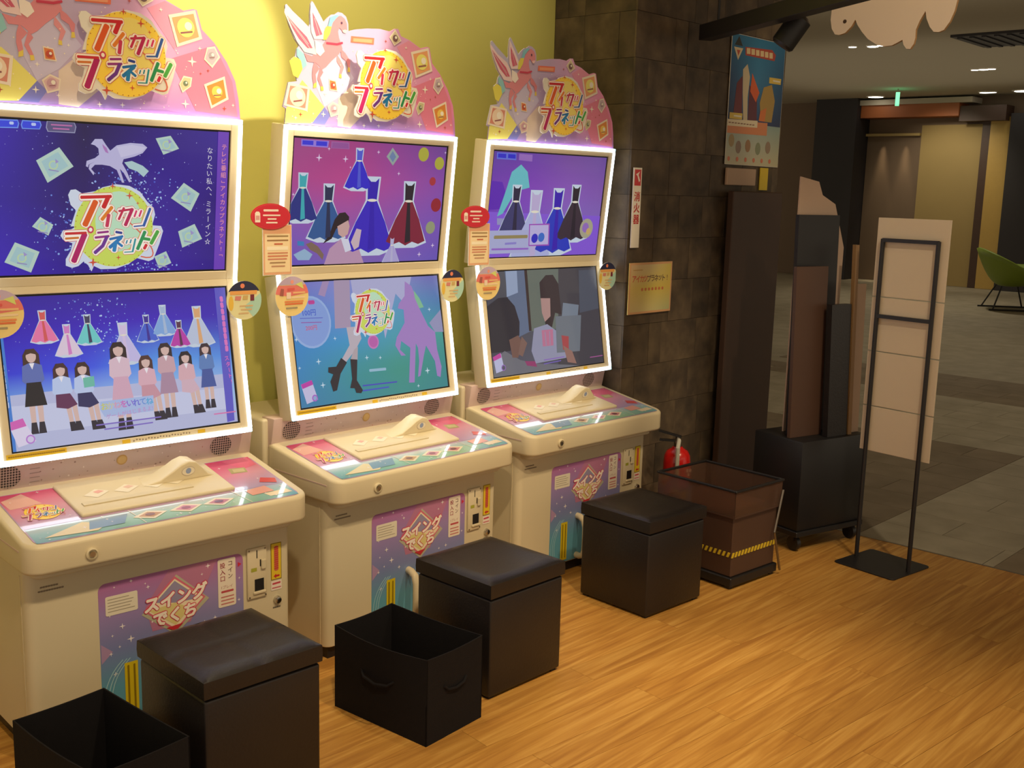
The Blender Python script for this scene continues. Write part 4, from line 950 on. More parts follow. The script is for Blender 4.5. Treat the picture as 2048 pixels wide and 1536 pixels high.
        if kind == 0:
            Q.ell(1, 'f2d890', 0, 0, r0, r0, 36); Q.poly(2, 'c8b4d0', seg(35, 145)); Q.poly(2, 'e88078', seg(8, 36)+[(r0*.75, r0*.55), (-r0*.75, r0*.55)]+seg(144, 172)+[(-r0*.2, r0*.0)])
            Q.poly(3, 'd8e080', [(r0*.2, r0*.6), (r0*.6, r0*.72), (r0*.7, r0*.35)]); Q.ell(3, 'f0a090', 0, r0*.72, 7, 7, 10)
            for y, a, b, c in ((12, 5, 52, 'f0c088'), (-4, 0, 50, 'f4d8b0'), (-18, -30, 45, 'e89058'), (-26, -28, 42, 'e07848'), (-40, -25, 20, 'a89878')): Q.stroke(4, c, 6, [(a, y), (b, y)])
            Q.poly(4, 'a86058', [(-52, 4), (-36, 2), (-34, 26), (-46, 28)]); Q.stroke(4, 'e0605c', 8, [(-18, 24), (8, 25)]); Q.poly(5, 'f0d8c0', [(-24, -8), (-6, -8), (-6, 14), (-24, 14)])
        else:
            Q.ell(1, 'e6e2b0', 0, 0, r0, r0, 36); Q.poly(2, '2c3050', seg(28, 152)); Q.poly(3, 'e8a860', [(-r0*.8, r0*.5), (r0*.75, r0*.5), (r0*.72, r0*.3), (-r0*.8, r0*.3)]); Q.poly(2, 'b0d8c8', seg(-60, 20)+[(0, -r0*.3)])
            Q.poly(4, 'd88880', [(-34, 2), (-14, 0), (-10, 14), (-32, 15)]); Q.poly(4, 'd0b070', [(-6, 2), (12, 2), (14, 16), (-4, 16)]); Q.poly(4, '7a3040', [(22, -2), (36, -2), (36, 18), (22, 18)]); Q.ell(3, 'e8c050', -r0*.75, -8, 9, 24, 12); Q.ell(4, 'e88868', -6, r0*.75, 8, 8, 10)
            for y, a, b in ((-18, -16, 30), (-30, -12, 26), (-42, -20, 14)): Q.stroke(4, 'd8b888', 5, [(a, y), (b, y)])
        Q.build('pop_print', M_['print'], rp)
    # front door decal
    dc = obj('front_decal', MB().prism(rrect(-.216, .238, .05, .478, .022, 5, (.022, .022, .0, .0)), XZD, -.0012, .0), M_['decal'], R)
    D = Print((0, -.0012, 0), (1, 0, 0), (0, 0, 1), (0, -1, 0))
    D.poly(1, 'b8789c', [(-5, 476), (150, 476), (60, 300), (-60, 300), (-80, 380)]); D.poly(1, 'b090b8', [(-214, 300), (-180, 270), (-214, 240)])
    dm = lambda L, c, a, b: D.poly(L, c, [(12, 368+b), (12+a, 368), (12, 368-b), (12-a, 368)])
    D.poly(2, 'b8b49c', [(18, 458), (122, 360), (12, 272), (-92, 358)]); dm(3, 'd86c84', 98, 86); dm(4, 'f2e2c4', 90, 78); D.poly(5, '9890b0', [(12, 440), (72, 386), (84, 368), (12, 372), (-50, 386)]); D.poly(5, 'e0d08c', [(-70, 366), (12, 372), (60, 345), (12, 302)])
    for dL, c, bd in ((6, 'd03c58', 3.6), (7, 'f8ece0', 1.7)):
        for t, x, y, sz in (('スイング', 16, 388, 50), ('でくち', 10, 336, 48)): D.text(dL, c, t, x, y, sz, 0, 3, bd, .12)
    D.poly(6, 'c8303c', [(-18, 300), (36, 304), (12, 284)])
    D.poly(2, 'ece0d0', rrect(152, 212, 318, 472, 6)); D.text(3, 'a04050', '投入口', 168, 430, 19, 1, 0, .6); D.text(3, '70504c', 'コイン', 194, 434, 18, 1, 0, .6)
    D.text(3, 'b07068', '1プレイ', 182, 382, 12); D.stroke(3, 'c05058', 7, [(164, 367), (202, 367)])
    for k in range(3): D.stroke(3, 'c87874', 4, [(162, 350-k*11), (204, 350-k*11)])
    D.poly(2, 'd03048', [(220, 452), (232, 444), (220, 436)])
    D.poly(2, 'e6dcc8', rrect(-197, -102, 380, 438, 5))
    for k in range(5): D.stroke(3, 'a89c88', 2.2, [(-190, 428-k*9), (-128+(k*13 % 18), 428-k*9)])
    D.poly(2, 'd8c020', [(-148, 60), (-108, 60), (-108, 226), (-148, 226)]); D.stroke(3, '8c7410', 6, [(-137, 70), (-137, 216)]); D.stroke(3, '8c7410', 6, [(-119, 70), (-119, 216)])
    for x, y, r_ in ((-170, 462, 4), (-120, 470, 6), (-70, 440, 7), (-78, 452, 4), (-150, 340, 10), (-180, 318, 5), (-126, 296, 12), (-186, 264, 7), (-160, 280, 5), (-90, 262, 8), (-175, 200, 8), (120, 462, 9), (100, 440, 5), (222, 330, 6), (140, 292, 8), (-60, 330, 5), (105, 288, 6), (-186, 378, 4), (224, 400, 5)): D.star(2, 'f4ecf0', x, y, r_)
    arc = [(-60+150*math.cos(math.radians(a)), 120+150*math.sin(math.radians(a))) for a in range(128, 200, 8)]
    for k in (0, 12, 22):
        for i in range(len(arc)-1): D.stroke(2, 'a8d0dc', 2.5, [(arc[i][0]+k, arc[i][1]), (arc[i+1][0]+k, arc[i+1][1])])
    D.build('decal_print', M_['print'], dc)
    obj('door_handle', MB().tube([(-.045, 0, .240), (-.049, -.022, .240), (-.053, -.046, .230), (-.056, -.058, .205), (-.057, -.060, .15), (-.056, -.058, .10), (-.053, -.046, .075), (-.049, -.022, .066), (-.045, 0, .066)], .0135, 12), M_['cream'], R, smooth=True)
    # coin mechanism
    cpn = obj('coin_panel', MB().box(.250, .318, -.008, 0, .322, .486), M_['cream'], R, .003, 2)
    obj('coin_slot', MB().box(.2815, .2845, -.0088, -.007, .452, .478), M_['black'], cpn)
    obj('reject_button', MB().box(.296, .312, -.016, -.008, .415, .446), M_['cream2'], cpn, .002, 1)
    obj('button_shadow_gap', MB().box(.293, .297, -.0088, -.007, .424, .446), M_['black'], cpn)
    obj('return_cup', MB().box(.274, .306, -.0092, -.007, .346, .384), M_['black'], cpn)
    obj('cup_rim', MB().box(.268, .312, -.014, -.008, .336, .345), M_['cream'], cpn, .002, 1)
    for sx in (.256, .312):
        for sz in (.480, .328): obj('screw', MB().lathe([(.0025, -.008), (.0025, -.0098)], (sx, 0, sz), 8, 'y'), M_['steel'], cpn)
    K = Print((0, -.0082, 0), (1, 0, 0), (0, 0, 1), (0, -1, 0)); K.poly(1, 'a8a83c', [(262, 410), (282, 410), (282, 422), (262, 422)]); K.build('coin_print', M_['print'], cpn)
    ys = obj('warning_sticker', MB().box(.336, .374, -.001, 0, .365, .486), M_['yellow'], R)
    Y = Print((0, -.001, 0), (1, 0, 0), (0, 0, 1), (0, -1, 0)); Y.poly(1, '7c6c20', [(336, 365), (374, 365), (374, 486), (336, 486)]); Y.poly(2, 'e2c232', [(338, 367), (372, 367), (372, 484), (338, 484)])
    Y.stroke(3, 'c86850', 15, [(355, 398), (355, 472)]); [Y.stroke(4, 'c84038', 3, [(348, 402+k*7), (362, 403+k*7)]) for k in range(11)]; Y.poly(3, 'c02c30', [(345, 377), (354, 385), (354, 380), (366, 380), (366, 374), (354, 374), (354, 369)])
    Y.poly(1, 'eee0d4', [(336, 330), (374, 330), (374, 361), (336, 361)]); Y.stroke(2, 'c84858', 6, [(342, 352), (368, 353)]); Y.stroke(2, 'c86870', 4, [(340, 338), (370, 338)])
    Y.build('sticker_print', M_['print'], ys)
    obj('door_lock', MB().lathe([(.013, 0), (.013, -.006), (.010, -.012), (.006, -.013)], (.357, 0, .297), 20, 'y'), M_['metal'], R, smooth=True)
    T = Print((0, -.0004, 0), (1, 0, 0), (0, 0, 1), (0, -1, 0))
    for y, a, b in ((508, -372, -322), (497, -378, -308)):
        for k in range(int((b-a)/7)): T.stroke(1, '8a7c68', 5, [(a+k*7, y), (a+k*7+4, y)])
    T.build('model_lettering', M_['print'], R)['kind'] = 'stuff'
    T = Print((0, -.0004, 0), (1, 0, 0), (0, 0, 1), (0, -1, 0))
    for k in range(4): T.stroke(1, '6a6258', 5, [(343+k*7, 272), (347+k*7, 272)])
    T.build('lock_lettering', M_['print'], R)['kind'] = 'stuff'
    return R

GRAD = {'s0u': [['3a22b4', '1c1048', '2a1280', '30149a'], ['3220a0', '241066', '34189c', '2a1078'], ['3c24c0', '2c1890', '3a1ca8', '2a1488']],
 's0l': [['2c16a0', '30189c', '34189c', '3a1aa8'], ['3014b8', '3818c0', '4020c8', '3c28b8'], ['3038d8', '3a50e8', '58a0f0', '5890e8'], ['80b8f0', 'a0c8f4', 'a8ccf4', 'a0c4f0'], ['b8bce4', 'bcc0e6', 'b8bce4', 'b4b8e2']],
 's1u': [['9c3c84', 'a83c84', '8c3c94', '6c3c94'], ['b44890', 'c04890', 'a84ca0', '8c4cac'], ['8a5cb8', '9c58ac', '8c58b4', '7c54b8'], ['6a54c0', '8068b4', '7c60bc', '6c58bc']],
 's1l': [['6a70c8', '8c8cd0', '8c90d0', '6a68b8'], ['4878cc', '6c90d8', '58a0c8', '4880b8'], ['3888cc', '3c98cc', '48a0b4', '44a098'], ['3888c0', '38949c', '3c9888', '349090'], ['3c80b0', '388ca0', '3c9490', '348890']],
 's2u': [['5c38a0', '6a3ca8', '74489c', '6c4ca0'], ['7a40b8', '8444bc', '8c58bc', '8458b0'], ['7040c0', '8050c4', '8868c4', '8468bc'], ['5440bc', '6a60c8', '7468c8', '6c64c0']],
 's2l': [['4c4c5c', '585c60', '5a5c5c', '484854'], ['44444f', '50505a', '4c4c58', '40404c'], ['48485a', '5a5a6a', '50505c', '3a3a48']]}
def add_screen(root, key, F, v0, v1, nm):
    P = Print(F[0]+F[3]*.0022, *F[1:])
    P.grid(0, -350, 350, v0*1000+5, v1*1000-5, GRAD[key])
    rr = random.Random(key)
    if key == 's0u':
        for k in range(150): P.ell(1, rr.choice(('8a90d8', 'b8c0f0', '6a60c0')), rr.uniform(-345, 320), rr.uniform(40, 460), rr.uniform(.7, 1.8), rr.uniform(.7, 1.8), 5)
        for cx, cy, sx, sy, n in ((65, 275, 55, 30, 130), (-150, 165, 40, 45, 110), (60, 45, 55, 12, 50), (20, 300, 40, 20, 40)):
            for k in range(n): q = rr.uniform(1, 3.4); P.ell(2, rr.choice(('6a88e0', '90b0f0', 'b8d0f8', '4a58c8')), rr.gauss(cx, sx), max(38, rr.gauss(cy, sy)), q, q, 6)
    if key == 's0l':
        for k in range(110): q = rr.uniform(.8, 3); P.ell(1, rr.choice(('6a88e0', '90b0f0', 'b8d0f8')), rr.gauss(-60, 60), rr.uniform(300, 465), q, q, 6)
        for k in range(50): P.ell(1, '8a90d8', rr.uniform(-345, 330), rr.uniform(250, 470), 1.4, 1.4, 5)
    its = [i for i in ART[key]]
    P.items(0, its)
    # trim shapes that run over the picture edge
    lo, hi = v0*1000+4, v1*1000-4
    o = P.build(nm, M_['screen'], root)
    me = o.data; bm = bmesh.new(); bm.from_mesh(me)
    for co, no in ((F[0]+F[1]*.352, F[1]), (F[0]-F[1]*.352, -F[1]), (F[0]+F[2]*(hi/1000), F[2]), (F[0]+F[2]*(lo/1000), -F[2])):
        bmesh.ops.bisect_plane(bm, geom=bm.verts[:]+bm.edges[:]+bm.faces[:], plane_co=co, plane_no=no, clear_outer=True)
    bm.to_mesh(me); bm.free()
    return o

proto = make_machine()
machines = [copy_tree(proto), proto, copy_tree(proto)]
info = [((-.9963, -.0155, 0), -.071, 's0', 'white arcade game machine nearest the camera, starry blue screens with vertical lettering', ('dark blue starry title picture with a white winged horse', 'group of people in front of a blue starry sky')),
        ((0, 0, 0), 0, 's1', 'white arcade game machine in the middle of the row, magenta upper screen', ('magenta picture with dresses and a smiling girl in pink', 'teal picture with black boots and a pink horse')),
        ((.9812, .0171, 0), -.0301, 's2', 'white arcade game machine farthest from the camera beside the dark stone pillar', ('violet picture with four dresses', 'grey film still of a schoolgirl holding a sheet'))]
for Rm, (loc, rz, key, lab, sl) in zip(machines, info):
    Rm.location = loc; Rm.rotation_euler = (0, 0, rz)
    tag(Rm, lab, 'arcade machine', 'row of card arcade machines')
    add_screen(Rm, key+'u', FU, .028, .468, 'upper_screen')['label'] = sl[0]
    add_screen(Rm, key+'l', FL, .034, .478, 'lower_screen')['label'] = sl[1]

# ------------------------------------------------------------------ stools and baskets
def make_stool(name, dent, cross):
    R = empty(name); s = .172
    obj('body', MB().box(-s, s, -s, s, .008, .335), M_['leather'], R, .008, 3)
    for sx in (-1, 1):
        for sy in (-1, 1): obj('foot', MB().box(sx*.15-.012, sx*.15+.012, sy*.15-.012, sy*.15+.012, 0, .008), M_['black'], R)
    mb = MB(); n = 20; t = .177; vs = []; fs = []
    for j in range(n+1):
        for i in range(n+1):
            x, y = -t+2*t*i/n, -t+2*t*j/n; e = max(abs(x), abs(y))/t; u, v = x/t, y/t
            zz = .398 - .010*max(0, e-.8)/.2*e - dent*(1-u*u)*(1-v*v)
            if cross: zz -= .003*max(0, 1-abs(x)/.010)+.003*max(0, 1-abs(y)/.010)
            rr_ = 1-.02*(e > .99); vs.append((x*rr_, y*rr_, zz))
    fs += [(j*(n+1)+i, j*(n+1)+i+1, (j+1)*(n+1)+i+1, (j+1)*(n+1)+i) for j in range(n) for i in range(n)]
    ringi = [i for i in range(n+1)]+[(j)*(n+1)+n for j in range(1, n+1)]+[n*(n+1)+i for i in range(n-1, -1, -1)]+[j*(n+1) for j in range(n-1, 0, -1)]
    m = len(ringi); base = len(vs)
    for k, zz in ((1.0, .386), (1.006, .362), (1.0, .341)): vs += [(vs[i][0]*k*1.015, vs[i][1]*k*1.015, zz) for i in ringi]
    prev = ringi
    for q in range(3):
        cur = list(range(base+q*m, base+(q+1)*m)); fs += [(prev[i], prev[(i+1) % m], cur[(i+1) % m], cur[i]) for i in range(m)]; prev = cur
    fs.append(tuple(prev)); mb.add(vs, fs)
    pad = obj('seat_pad', mb, M_['leather'], R, smooth=True)
    obj('pad_seam', MB().box(-.166, .166, -.166, .166, .3355, .3412), M_['black'], R)
    return R
for nm, dent, cross, loc, rz, lab in (('cube_stool', .003, True, (-1.048, -.408, 0), -.035, 'black leatherette cube stool in front of the nearest arcade machine, seamed top'),
                     ('cube_stool', .012, False, (-.05, -.418, 0), -.01, 'black leatherette cube stool in front of the middle arcade machine, behind an open box'),
                     ('cube_stool', .018, False, (.875, -.372, 0), -.06, 'black leatherette cube stool with sunken top in front of the farthest arcade machine')):
    s = make_stool(nm, dent, cross); s.location = loc; s.rotation_euler = (0, 0, rz); tag(s, lab, 'stool', 'cube stools before the machines')
def make_basket(bulge):
    sag = bulge*.35
    R = empty('storage_box'); hx_, hy_, H, t = .124, .195, .268, .004
    obj('bottom_panel', MB().box(-hx_+t, hx_-t, -hy_+t, hy_-t, 0, .006), M_['fabric'], R)
    def wall(x0, y0, x1, y1, nx, ny, b):
        n = 8; mb = MB(); vs = []; fs = []
        for side in (0, 1):
            for i in range(n+1):
                f = i/n
                for zz in (0, H*.5, H):
                    q = b*math.sin(math.pi*f)*(zz/H)
                    vs.append((x0+(x1-x0)*f+nx*(q-side*t), y0+(y1-y0)*f+ny*(q-side*t), zz-sag*math.sin(math.pi*f)*(zz == H)))
        o = 3*(n+1)
        for i in range(n):
            for k in range(2):
                fs += [(i*3+k, (i+1)*3+k, (i+1)*3+k+1, i*3+k+1), (o+i*3+k, o+i*3+k+1, o+(i+1)*3+k+1, o+(i+1)*3+k)]
            fs += [(i*3+2, (i+1)*3+2, o+(i+1)*3+2, o+i*3+2), (i*3, o+i*3, o+(i+1)*3, (i+1)*3)]
        fs += [(0, 1, o+1, o), (1, 2, o+2, o+1), (n*3, o+n*3, o+n*3+1, n*3+1), (n*3+1, o+n*3+1, o+n*3+2, n*3+2)]
        mb.add(vs, fs); return mb
    for a in ((-hx_, -hy_, hx_, -hy_, 0, -1, .0), (hx_, hy_, -hx_, hy_, 0, 1, .0), (-hx_, hy_, -hx_, -hy_, -1, 0, bulge), (hx_, -hy_, hx_, hy_, 1, 0, 0)):
        obj('side_panel', wall(*a), M_['fabric'], R, smooth=True)
    obj('handle', MB().tube([(-hx_-bulge*.3-.001, .07, .165), (-hx_-bulge*.8-.004, .05, .150), (-hx_-bulge*.95-.005, 0, .142), (-hx_-bulge*.8-.004, -.05, .150), (-hx_-bulge*.3-.001, -.07, .165)], .0045, 8), M_['fabric'], R, smooth=True)
    obj('handle', MB().tube([(-.05, -hy_-.001, .165), (-.035, -hy_-.004, .150), (0, -hy_-.005, .144), (.035, -hy_-.004, .150), (.05, -hy_-.001, .165)], .0045, 8), M_['fabric'], R, smooth=True)
    return R
for loc, rz, b, lab in (((-1.412, -.398, 0), .06, .008, 'open black fabric box at the bottom left corner, beside the nearest stool'),
                        ((-.455, -.462, 0), .075, .016, 'open black fabric box with bowed side between the first two stools')):
    s = make_basket(b); s.location = loc; s.rotation_euler = (0, 0, rz); tag(s, lab, 'storage box', 'open boxes by the stools')

# ------------------------------------------------------------------ by the pillar
# fire extinguisher
E_ = empty('fire_extinguisher', (1.60, -.03, 0), .5); tag(E_, 'red fire extinguisher standing in front of the dark stone pillar', 'fire extinguisher')
obj('tank', MB().lathe([(.050, 0), (.061, .004), (.064, .02), (.064, .375), (.060, .408), (.048, .430), (.028, .442), (.022, .45)], n=28), M_['extred'], E_, smooth=True)
obj('valve', MB().lathe([(.018, .449), (.018, .475), (.012, .485), (.012, .495)], n=14), M_['steel'], E_, smooth=True)
obj('lever', MB().hexa([(-.012, -.015, .492), (.012, -.015, .492), (.012, .09, .515), (-.012, .09, .515), (-.012, -.015, .500), (.012, -.015, .500), (.012, .09, .523), (-.012, .09, .523)]), M_['black'], E_)
obj('grip', MB().box(-.012, .012, .0, .085, .472, .480), M_['black'], E_)
obj('hose', MB().tube([(-.015, 0, .47), (-.055, -.01, .49), (-.086, -.01, .46), (-.090, -.01, .35), (-.084, -.01, .22), (-.078, -.01, .14)], .010, 10), M_['rubber'], E_, smooth=True)
X_ = Print((-.0325, -.0575, .34), Vector((.87, -.49, 0)), (0, 0, 1), Vector((-.49, -.87, 0)))
X_.ell(4, 'f0e8dc', -14, 8, 8, 10, 12); X_.ell(4, 'f0e8dc', 10, 6, 9, 9, 12); X_.ell(4, 'f0e8dc', -2, -12, 8, 8, 12); X_.build('label_print', M_['print'], E_)
# folding display wagon
Wg = empty('display_wagon', (1.385, -.40, 0), -.08); tag(Wg, 'low dark display wagon with smoked tray between the farthest stool and the cart', 'wagon')
wx, wy = .165, .205
obj('base_tray', MB().box(-wx, wx, -wy, wy, .012, .05), M_['black'], Wg, .004, 1)
obj('lower_panel', MB().box(-wx+.012, wx-.012, -wy+.012, wy-.012, .05, .305), M_['brown'], Wg, .004, 1)
for i in range(14):
    obj('stripe', MB().hexa([(-wx+.008+i*.0225, -wy+.0085, .135), (-wx+.019+i*.0225, -wy+.0085, .135), (-wx+.019+i*.0225, -wy+.0118, .135), (-wx+.008+i*.0225, -wy+.0118, .135),
                             (-wx+.016+i*.0225, -wy+.0085, .155), (-wx+.027+i*.0225, -wy+.0085, .155), (-wx+.027+i*.0225, -wy+.0118, .155), (-wx+.016+i*.0225, -wy+.0118, .155)]), M_['yellow'], Wg)
obj('tray_floor', MB().box(-wx, wx, -wy, wy, .305, .312), M_['brown'], Wg)
for a in ((-wx, wx, -wy, -wy+.005), (-wx, wx, wy-.005, wy), (-wx, -wx+.005, -wy+.005, wy-.005), (wx-.005, wx, -wy+.005, wy-.005)):
    obj('tray_wall', MB().box(*a, .312, .415), M_['acrylic'], Wg)
for a in ((-wx-.006, wx+.006, -wy-.006, -wy+.006), (-wx-.006, wx+.006, wy-.006, wy+.006), (-wx-.006, -wx+.006, -wy+.006, wy-.006), (wx-.006, wx+.006, -wy+.006, wy-.006)):
    obj('tray_rim', MB().box(*a, .415, .425), M_['black'], Wg, .002, 1)
for i in range(17):
    y_ = wy-.012-i*.0225
    obj('stripe', MB().hexa([(-wx+.0085, y_, .135), (-wx+.0085, y_-.011, .135), (-wx+.0118, y_-.011, .135), (-wx+.0118, y_, .135),
                             (-wx+.0085, y_-.008, .155), (-wx+.0085, y_-.019, .155), (-wx+.0118, y_-.019, .155), (-wx+.0118, y_-.008, .155)]), M_['yellow'], Wg)
for a, b in (((wx-.01, -wy-.012, .38), (wx-.055, -wy-.012, .20)), ((wx-.055, -wy-.012, .20), (wx+.005, -wy-.012, .02)), ((wx+.012, -wy+.02, .40), (wx+.012, wy-.06, .02))):
    obj('folding_rod', MB().tube([a, b], .005, 8), M_['steel'], Wg, smooth=True)
for sx in (-1, 1):
    for sy in (-1, 1): obj('foot', MB().box(sx*.145-.012, sx*.145+.012, sy*.18-.012, sy*.18+.012, 0, .012), M_['black'], Wg)
# black cart with boards
Ct = empty('board_cart', (2.09, -.445, 0), -.25); tag(Ct, 'black cart on casters behind the pole stand, loaded with brown boards', 'cart')
cw, cdp = .215, .15
obj('bin', MB().box(-cw, cw, -cdp, cdp, .10, .52), M_['black'], Ct, .006, 2)
obj('deck', MB().box(-cw-.01, cw+.01, -cdp-.01, cdp+.01, .075, .10), M_['black'], Ct, .003, 1)
for sx in (-1, 1):
    for sy in (-1, 1):
        c = obj('caster', MB().lathe([(.018, -.012), (.034, -.011), (.036, 0), (.034, .011), (.018, .012)], (sx*.19, sy*.115, .036), 18, 'x'), M_['black'], Ct, smooth=True)
        obj('caster_fork', MB().box(sx*.19-.016, sx*.19+.016, sy*.115-.012, sy*.115+.012, .05, .075), M_['blackmetal'], c)
def lean(x0, x1, y0, z0, z1, th, dy): return MB().hexa([(x0, y0, z0), (x1, y0, z0), (x1, y0+th, z0), (x0, y0+th, z0), (x0, y0+dy, z1), (x1, y0+dy, z1), (x1, y0+dy+th, z1), (x0, y0+dy+th, z1)])
def thing_board(name, mb, m, label, cat, loc=(2.09, -.445, 0), rz=-.25):
    o = obj(name, mb, m); o.location = loc; o.rotation_euler = (0, 0, rz); return tag(o, label, cat)
thing_board('brown_board', lean(-.205, .0, -.06, .521, 1.30, .018, .03), M_['brown'], 'tall dark brown board standing on the cart, left of the black case', 'board')
thing_board('flat_case', lean(-.03, .10, -.125, .521, 1.13, .03, .03), M_['leather'], 'flat black case leaning upright on the cart', 'case')
thing_board('wood_moulding', lean(.105, .128, -.13, .521, 1.40, .02, .04), M_['mdf'], 'narrow wooden strip standing beside the black case on the cart', 'wood strip')
thing_board('framed_board', lean(-.15, .12, .0, .521, 1.53, .02, .03), M_['blackmetal'], 'black framed board behind the brown board on the cart', 'board')
cs = MB().prism([(-.12, .521), (.20, .521), (.20, 1.38), (.12, 1.58), (.03, 1.62), (.0, 1.68), (-.12, 1.70)], lambda a, b, d: (a, d, b), .062, .070)
thing_board('cardboard_sheet', cs, M_['cardboard'], 'tall pale cardboard sheet with slanted corner at the back of the cart', 'cardboard')
thing_board('cardboard_sheet', lean(.135, .21, -.10, .521, 1.22, .008, .02), M_['cardboard'], 'narrow pale cardboard sheet at the right end of the cart', 'cardboard')
pb = obj('dark_tall_board', MB().box(2.215, 2.70, .13, .165, 0, 1.63), M_['darkbrown'], None, .004, 1); tag(pb, 'tall dark brown partition board standing against the pillar below the poster', 'board')
# pole stand with cream boards
St = empty('pole_stand', (1.99, -.885, 0), 0); tag(St, 'black two-pole sign stand holding cream boards on a flat base plate', 'sign stand')
St.rotation_euler = (0, 0, math.radians(-8))
obj('base_plate', MB().prism(rrect(-.15, .15, -.15, .15, .02), XYD, 0, .006), M_['blackmetal'], St, .001, 1)
for yy in (-.13, .13):
    obj('pole', MB().tube([(0, yy, .006), (0, yy, 1.44)], .0095, 10), M_['blackmetal'], St, smooth=True)
for zz in (1.435, 1.105): obj('crossbar', MB().box(-.008, .008, -.13, .13, zz-.008, zz+.008), M_['blackmetal'], St)
for z0, z1 in ((.50, .7), (.705, .945), (.95, 1.185), (1.19, 1.53)): obj('cream_board', MB().box(.012, .018, -.172, .168, z0, z1), M_['panelcream'], St, .001, 1)
# poster, signs on the pillar
po = obj('poster', MB().box(2.215, 2.735, .1925, .1955, 1.762, 2.395), M_['white']); tag(po, 'blue poster with red title high on the dark pillar', 'poster')
Q = Print((0, .1925, 0), (1, 0, 0), (0, 0, 1), (0, -1, 0)); x0, x1 = 2217, 2733
Q.grid(1, x0, x1, 1970, 2393, [['2a78a8', '2c80b0', '2870a0'], ['204878', '3a80b0', '1c5080'], ['182850', '2a3a70', '182c58']]); Q.grid(1, x0, x1, 1764, 1970, [['90a8a8', '98b0b0', '90a8a0'], ['c8c0a0', 'd0c8a8', 'c8c098']])
Q.poly(2, 'e8d8b0', [(2235, 2330), (2320, 2330), (2278, 2270)]); Q.poly(2, '30302c', [(2240, 2340), (2315, 2340), (2278, 2385)]); Q.poly(3, 'd05838', [(2262, 2318), (2294, 2318), (2278, 2290)])
Q.poly(2, 'b84838', [(2340, 2340), (2600, 2352), (2640, 2330), (2630, 2300), (2345, 2300)])
for k in range(6): Q.poly(3, 'e8d0a0', [(2356+k*44, 2308), (2390+k*44, 2310), (2386+k*44, 2338), (2352+k*44, 2336)])
Q.poly(2, 'd0c0a0', [(2330, 2230), (2370, 2260), (2400, 2200), (2390, 2100), (2400, 1985), (2360, 1985), (2340, 2120)]); Q.poly(2, '702830', [(2280, 2160), (2330, 2200), (2345, 1990), (2260, 1980)]); Q.poly(2, '602838', [(2400, 2160), (2480, 2120), (2490, 1985), (2405, 1985)])
Q.poly(3, 'd86030', [(2420, 2220), (2500, 2130), (2470, 2080), (2410, 2130)]); Q.poly(2, 'b09048', [(2540, 2160), (2620, 2180), (2660, 2100), (2640, 1990), (2530, 1990), (2510, 2080)]); Q.poly(3, 'd87838', [(2520, 2040), (2580, 2060), (2570, 1990), (2510, 1990)])
for xx, yy in ((2590, 2215), (2230, 2015)): Q.poly(3, 'e0c050', [(xx, yy), (xx+120, yy+2), (xx+118, yy-28), (xx, yy-30)]); Q.stroke(4, 'f0e8d0', 8, [(xx+40, yy-14), (xx+108, yy-14)])
Q.poly(2, 'd88858', [(x0, 1975), (2600, 1985), (2600, 1920), (x0, 1915)]); Q.poly(3, 'e8d8b8', [(x0, 1982), (2500, 1990), (2500, 1955), (x0, 1950)])
for k in range(9): Q.stroke(4, '8a5a40', 5, [(2226+k*28, 1966), (2244+k*28, 1967)])
for xx, yy, c in ((2262, 1880, 'a89060'), (2330, 1850, '907868'), (2420, 1860, 'a07850'), (2520, 1850, '889070'), (2620, 1860, '988068')): Q.ell(2, c, xx, yy, 26, 32, 14)
for k in range(6): Q.ell(3, 'd87858', 2245+k*80, 1790, 12, 12, 10)
Q.build('poster_print', M_['print'], po)
fp = obj('flyer_pocket', MB().box(2.225, 2.50, .180, .1955, 1.66, 1.745), M_['cardboard'], None, .003, 1); tag(fp, 'flat beige flyer holder on the pillar just below the poster', 'flyer holder')
yc = obj('yellow_card', MB().box(2.56, 2.64, .1915, .1955, 1.64, 1.755), M_['yellow']); tag(yc, 'small yellow card beside the flyer holder under the poster', 'card')
sg = obj('wall_sign', MB().box(1.462, 1.80, .1905, .1955, 1.052, 1.29), M_['sign']); tag(sg, 'cream and yellow paper sign on the pillar beside the farthest machine', 'sign')
Q = Print((0, .1905, 0), (1, 0, 0), (0, 0, 1), (0, -1, 0)); Q.poly(1, 'dca878', [(1462, 1052), (1800, 1052), (1800, 1290), (1462, 1290)]); Q.grid(2, 1472, 1790, 1062, 1280, [['d8b890', 'e0cc98', 'd8c860'], ['dcc070', 'e0cc60', 'dcc058'], ['d8c088', 'd8cc90', 'b8c088']], 6, 6)
for k, (ch, c) in enumerate(zip('アイカツプラネット!', ['d04038', 'd85838', 'd86838', 'd04848', '7a5a40', '70503c', '70503c', '6a5448', '6a5448', '805840'])): Q.text(3, c, ch, 1500+k*29, 1215, 36, 0, 0, .6)
for k in range(7): Q.stroke(3, 'd07848', 14, [(1560+k*27, 1165), (1568+k*27, 1165)])
Q.stroke(3, 'c8a060', 5, [(1490, 1256), (1560, 1256)]); Q.build('sign_print', M_['print'], sg)
fs_ = obj('extinguisher_sign', MB().box(1.462, 1.522, .190, .1955, 1.36, 1.72), M_['white']); tag(fs_, 'narrow red and white fire extinguisher sign high on the pillar edge', 'sign')
Q = Print((0, .190, 0), (1, 0, 0), (0, 0, 1), (0, -1, 0)); Q.poly(1, 'c8343a', [(1468, 1640), (1516, 1640), (1516, 1712), (1468, 1712)]); Q.poly(2, 'f0e0d8', [(1476, 1690), (1506, 1704), (1496, 1688), (1510, 1662), (1500, 1656), (1488, 1682)])
Q.text(2, 'c03034', '消火器', 1492, 1540, 46, 1, 0, .9); Q.build('sign_print', M_['print'], fs_)

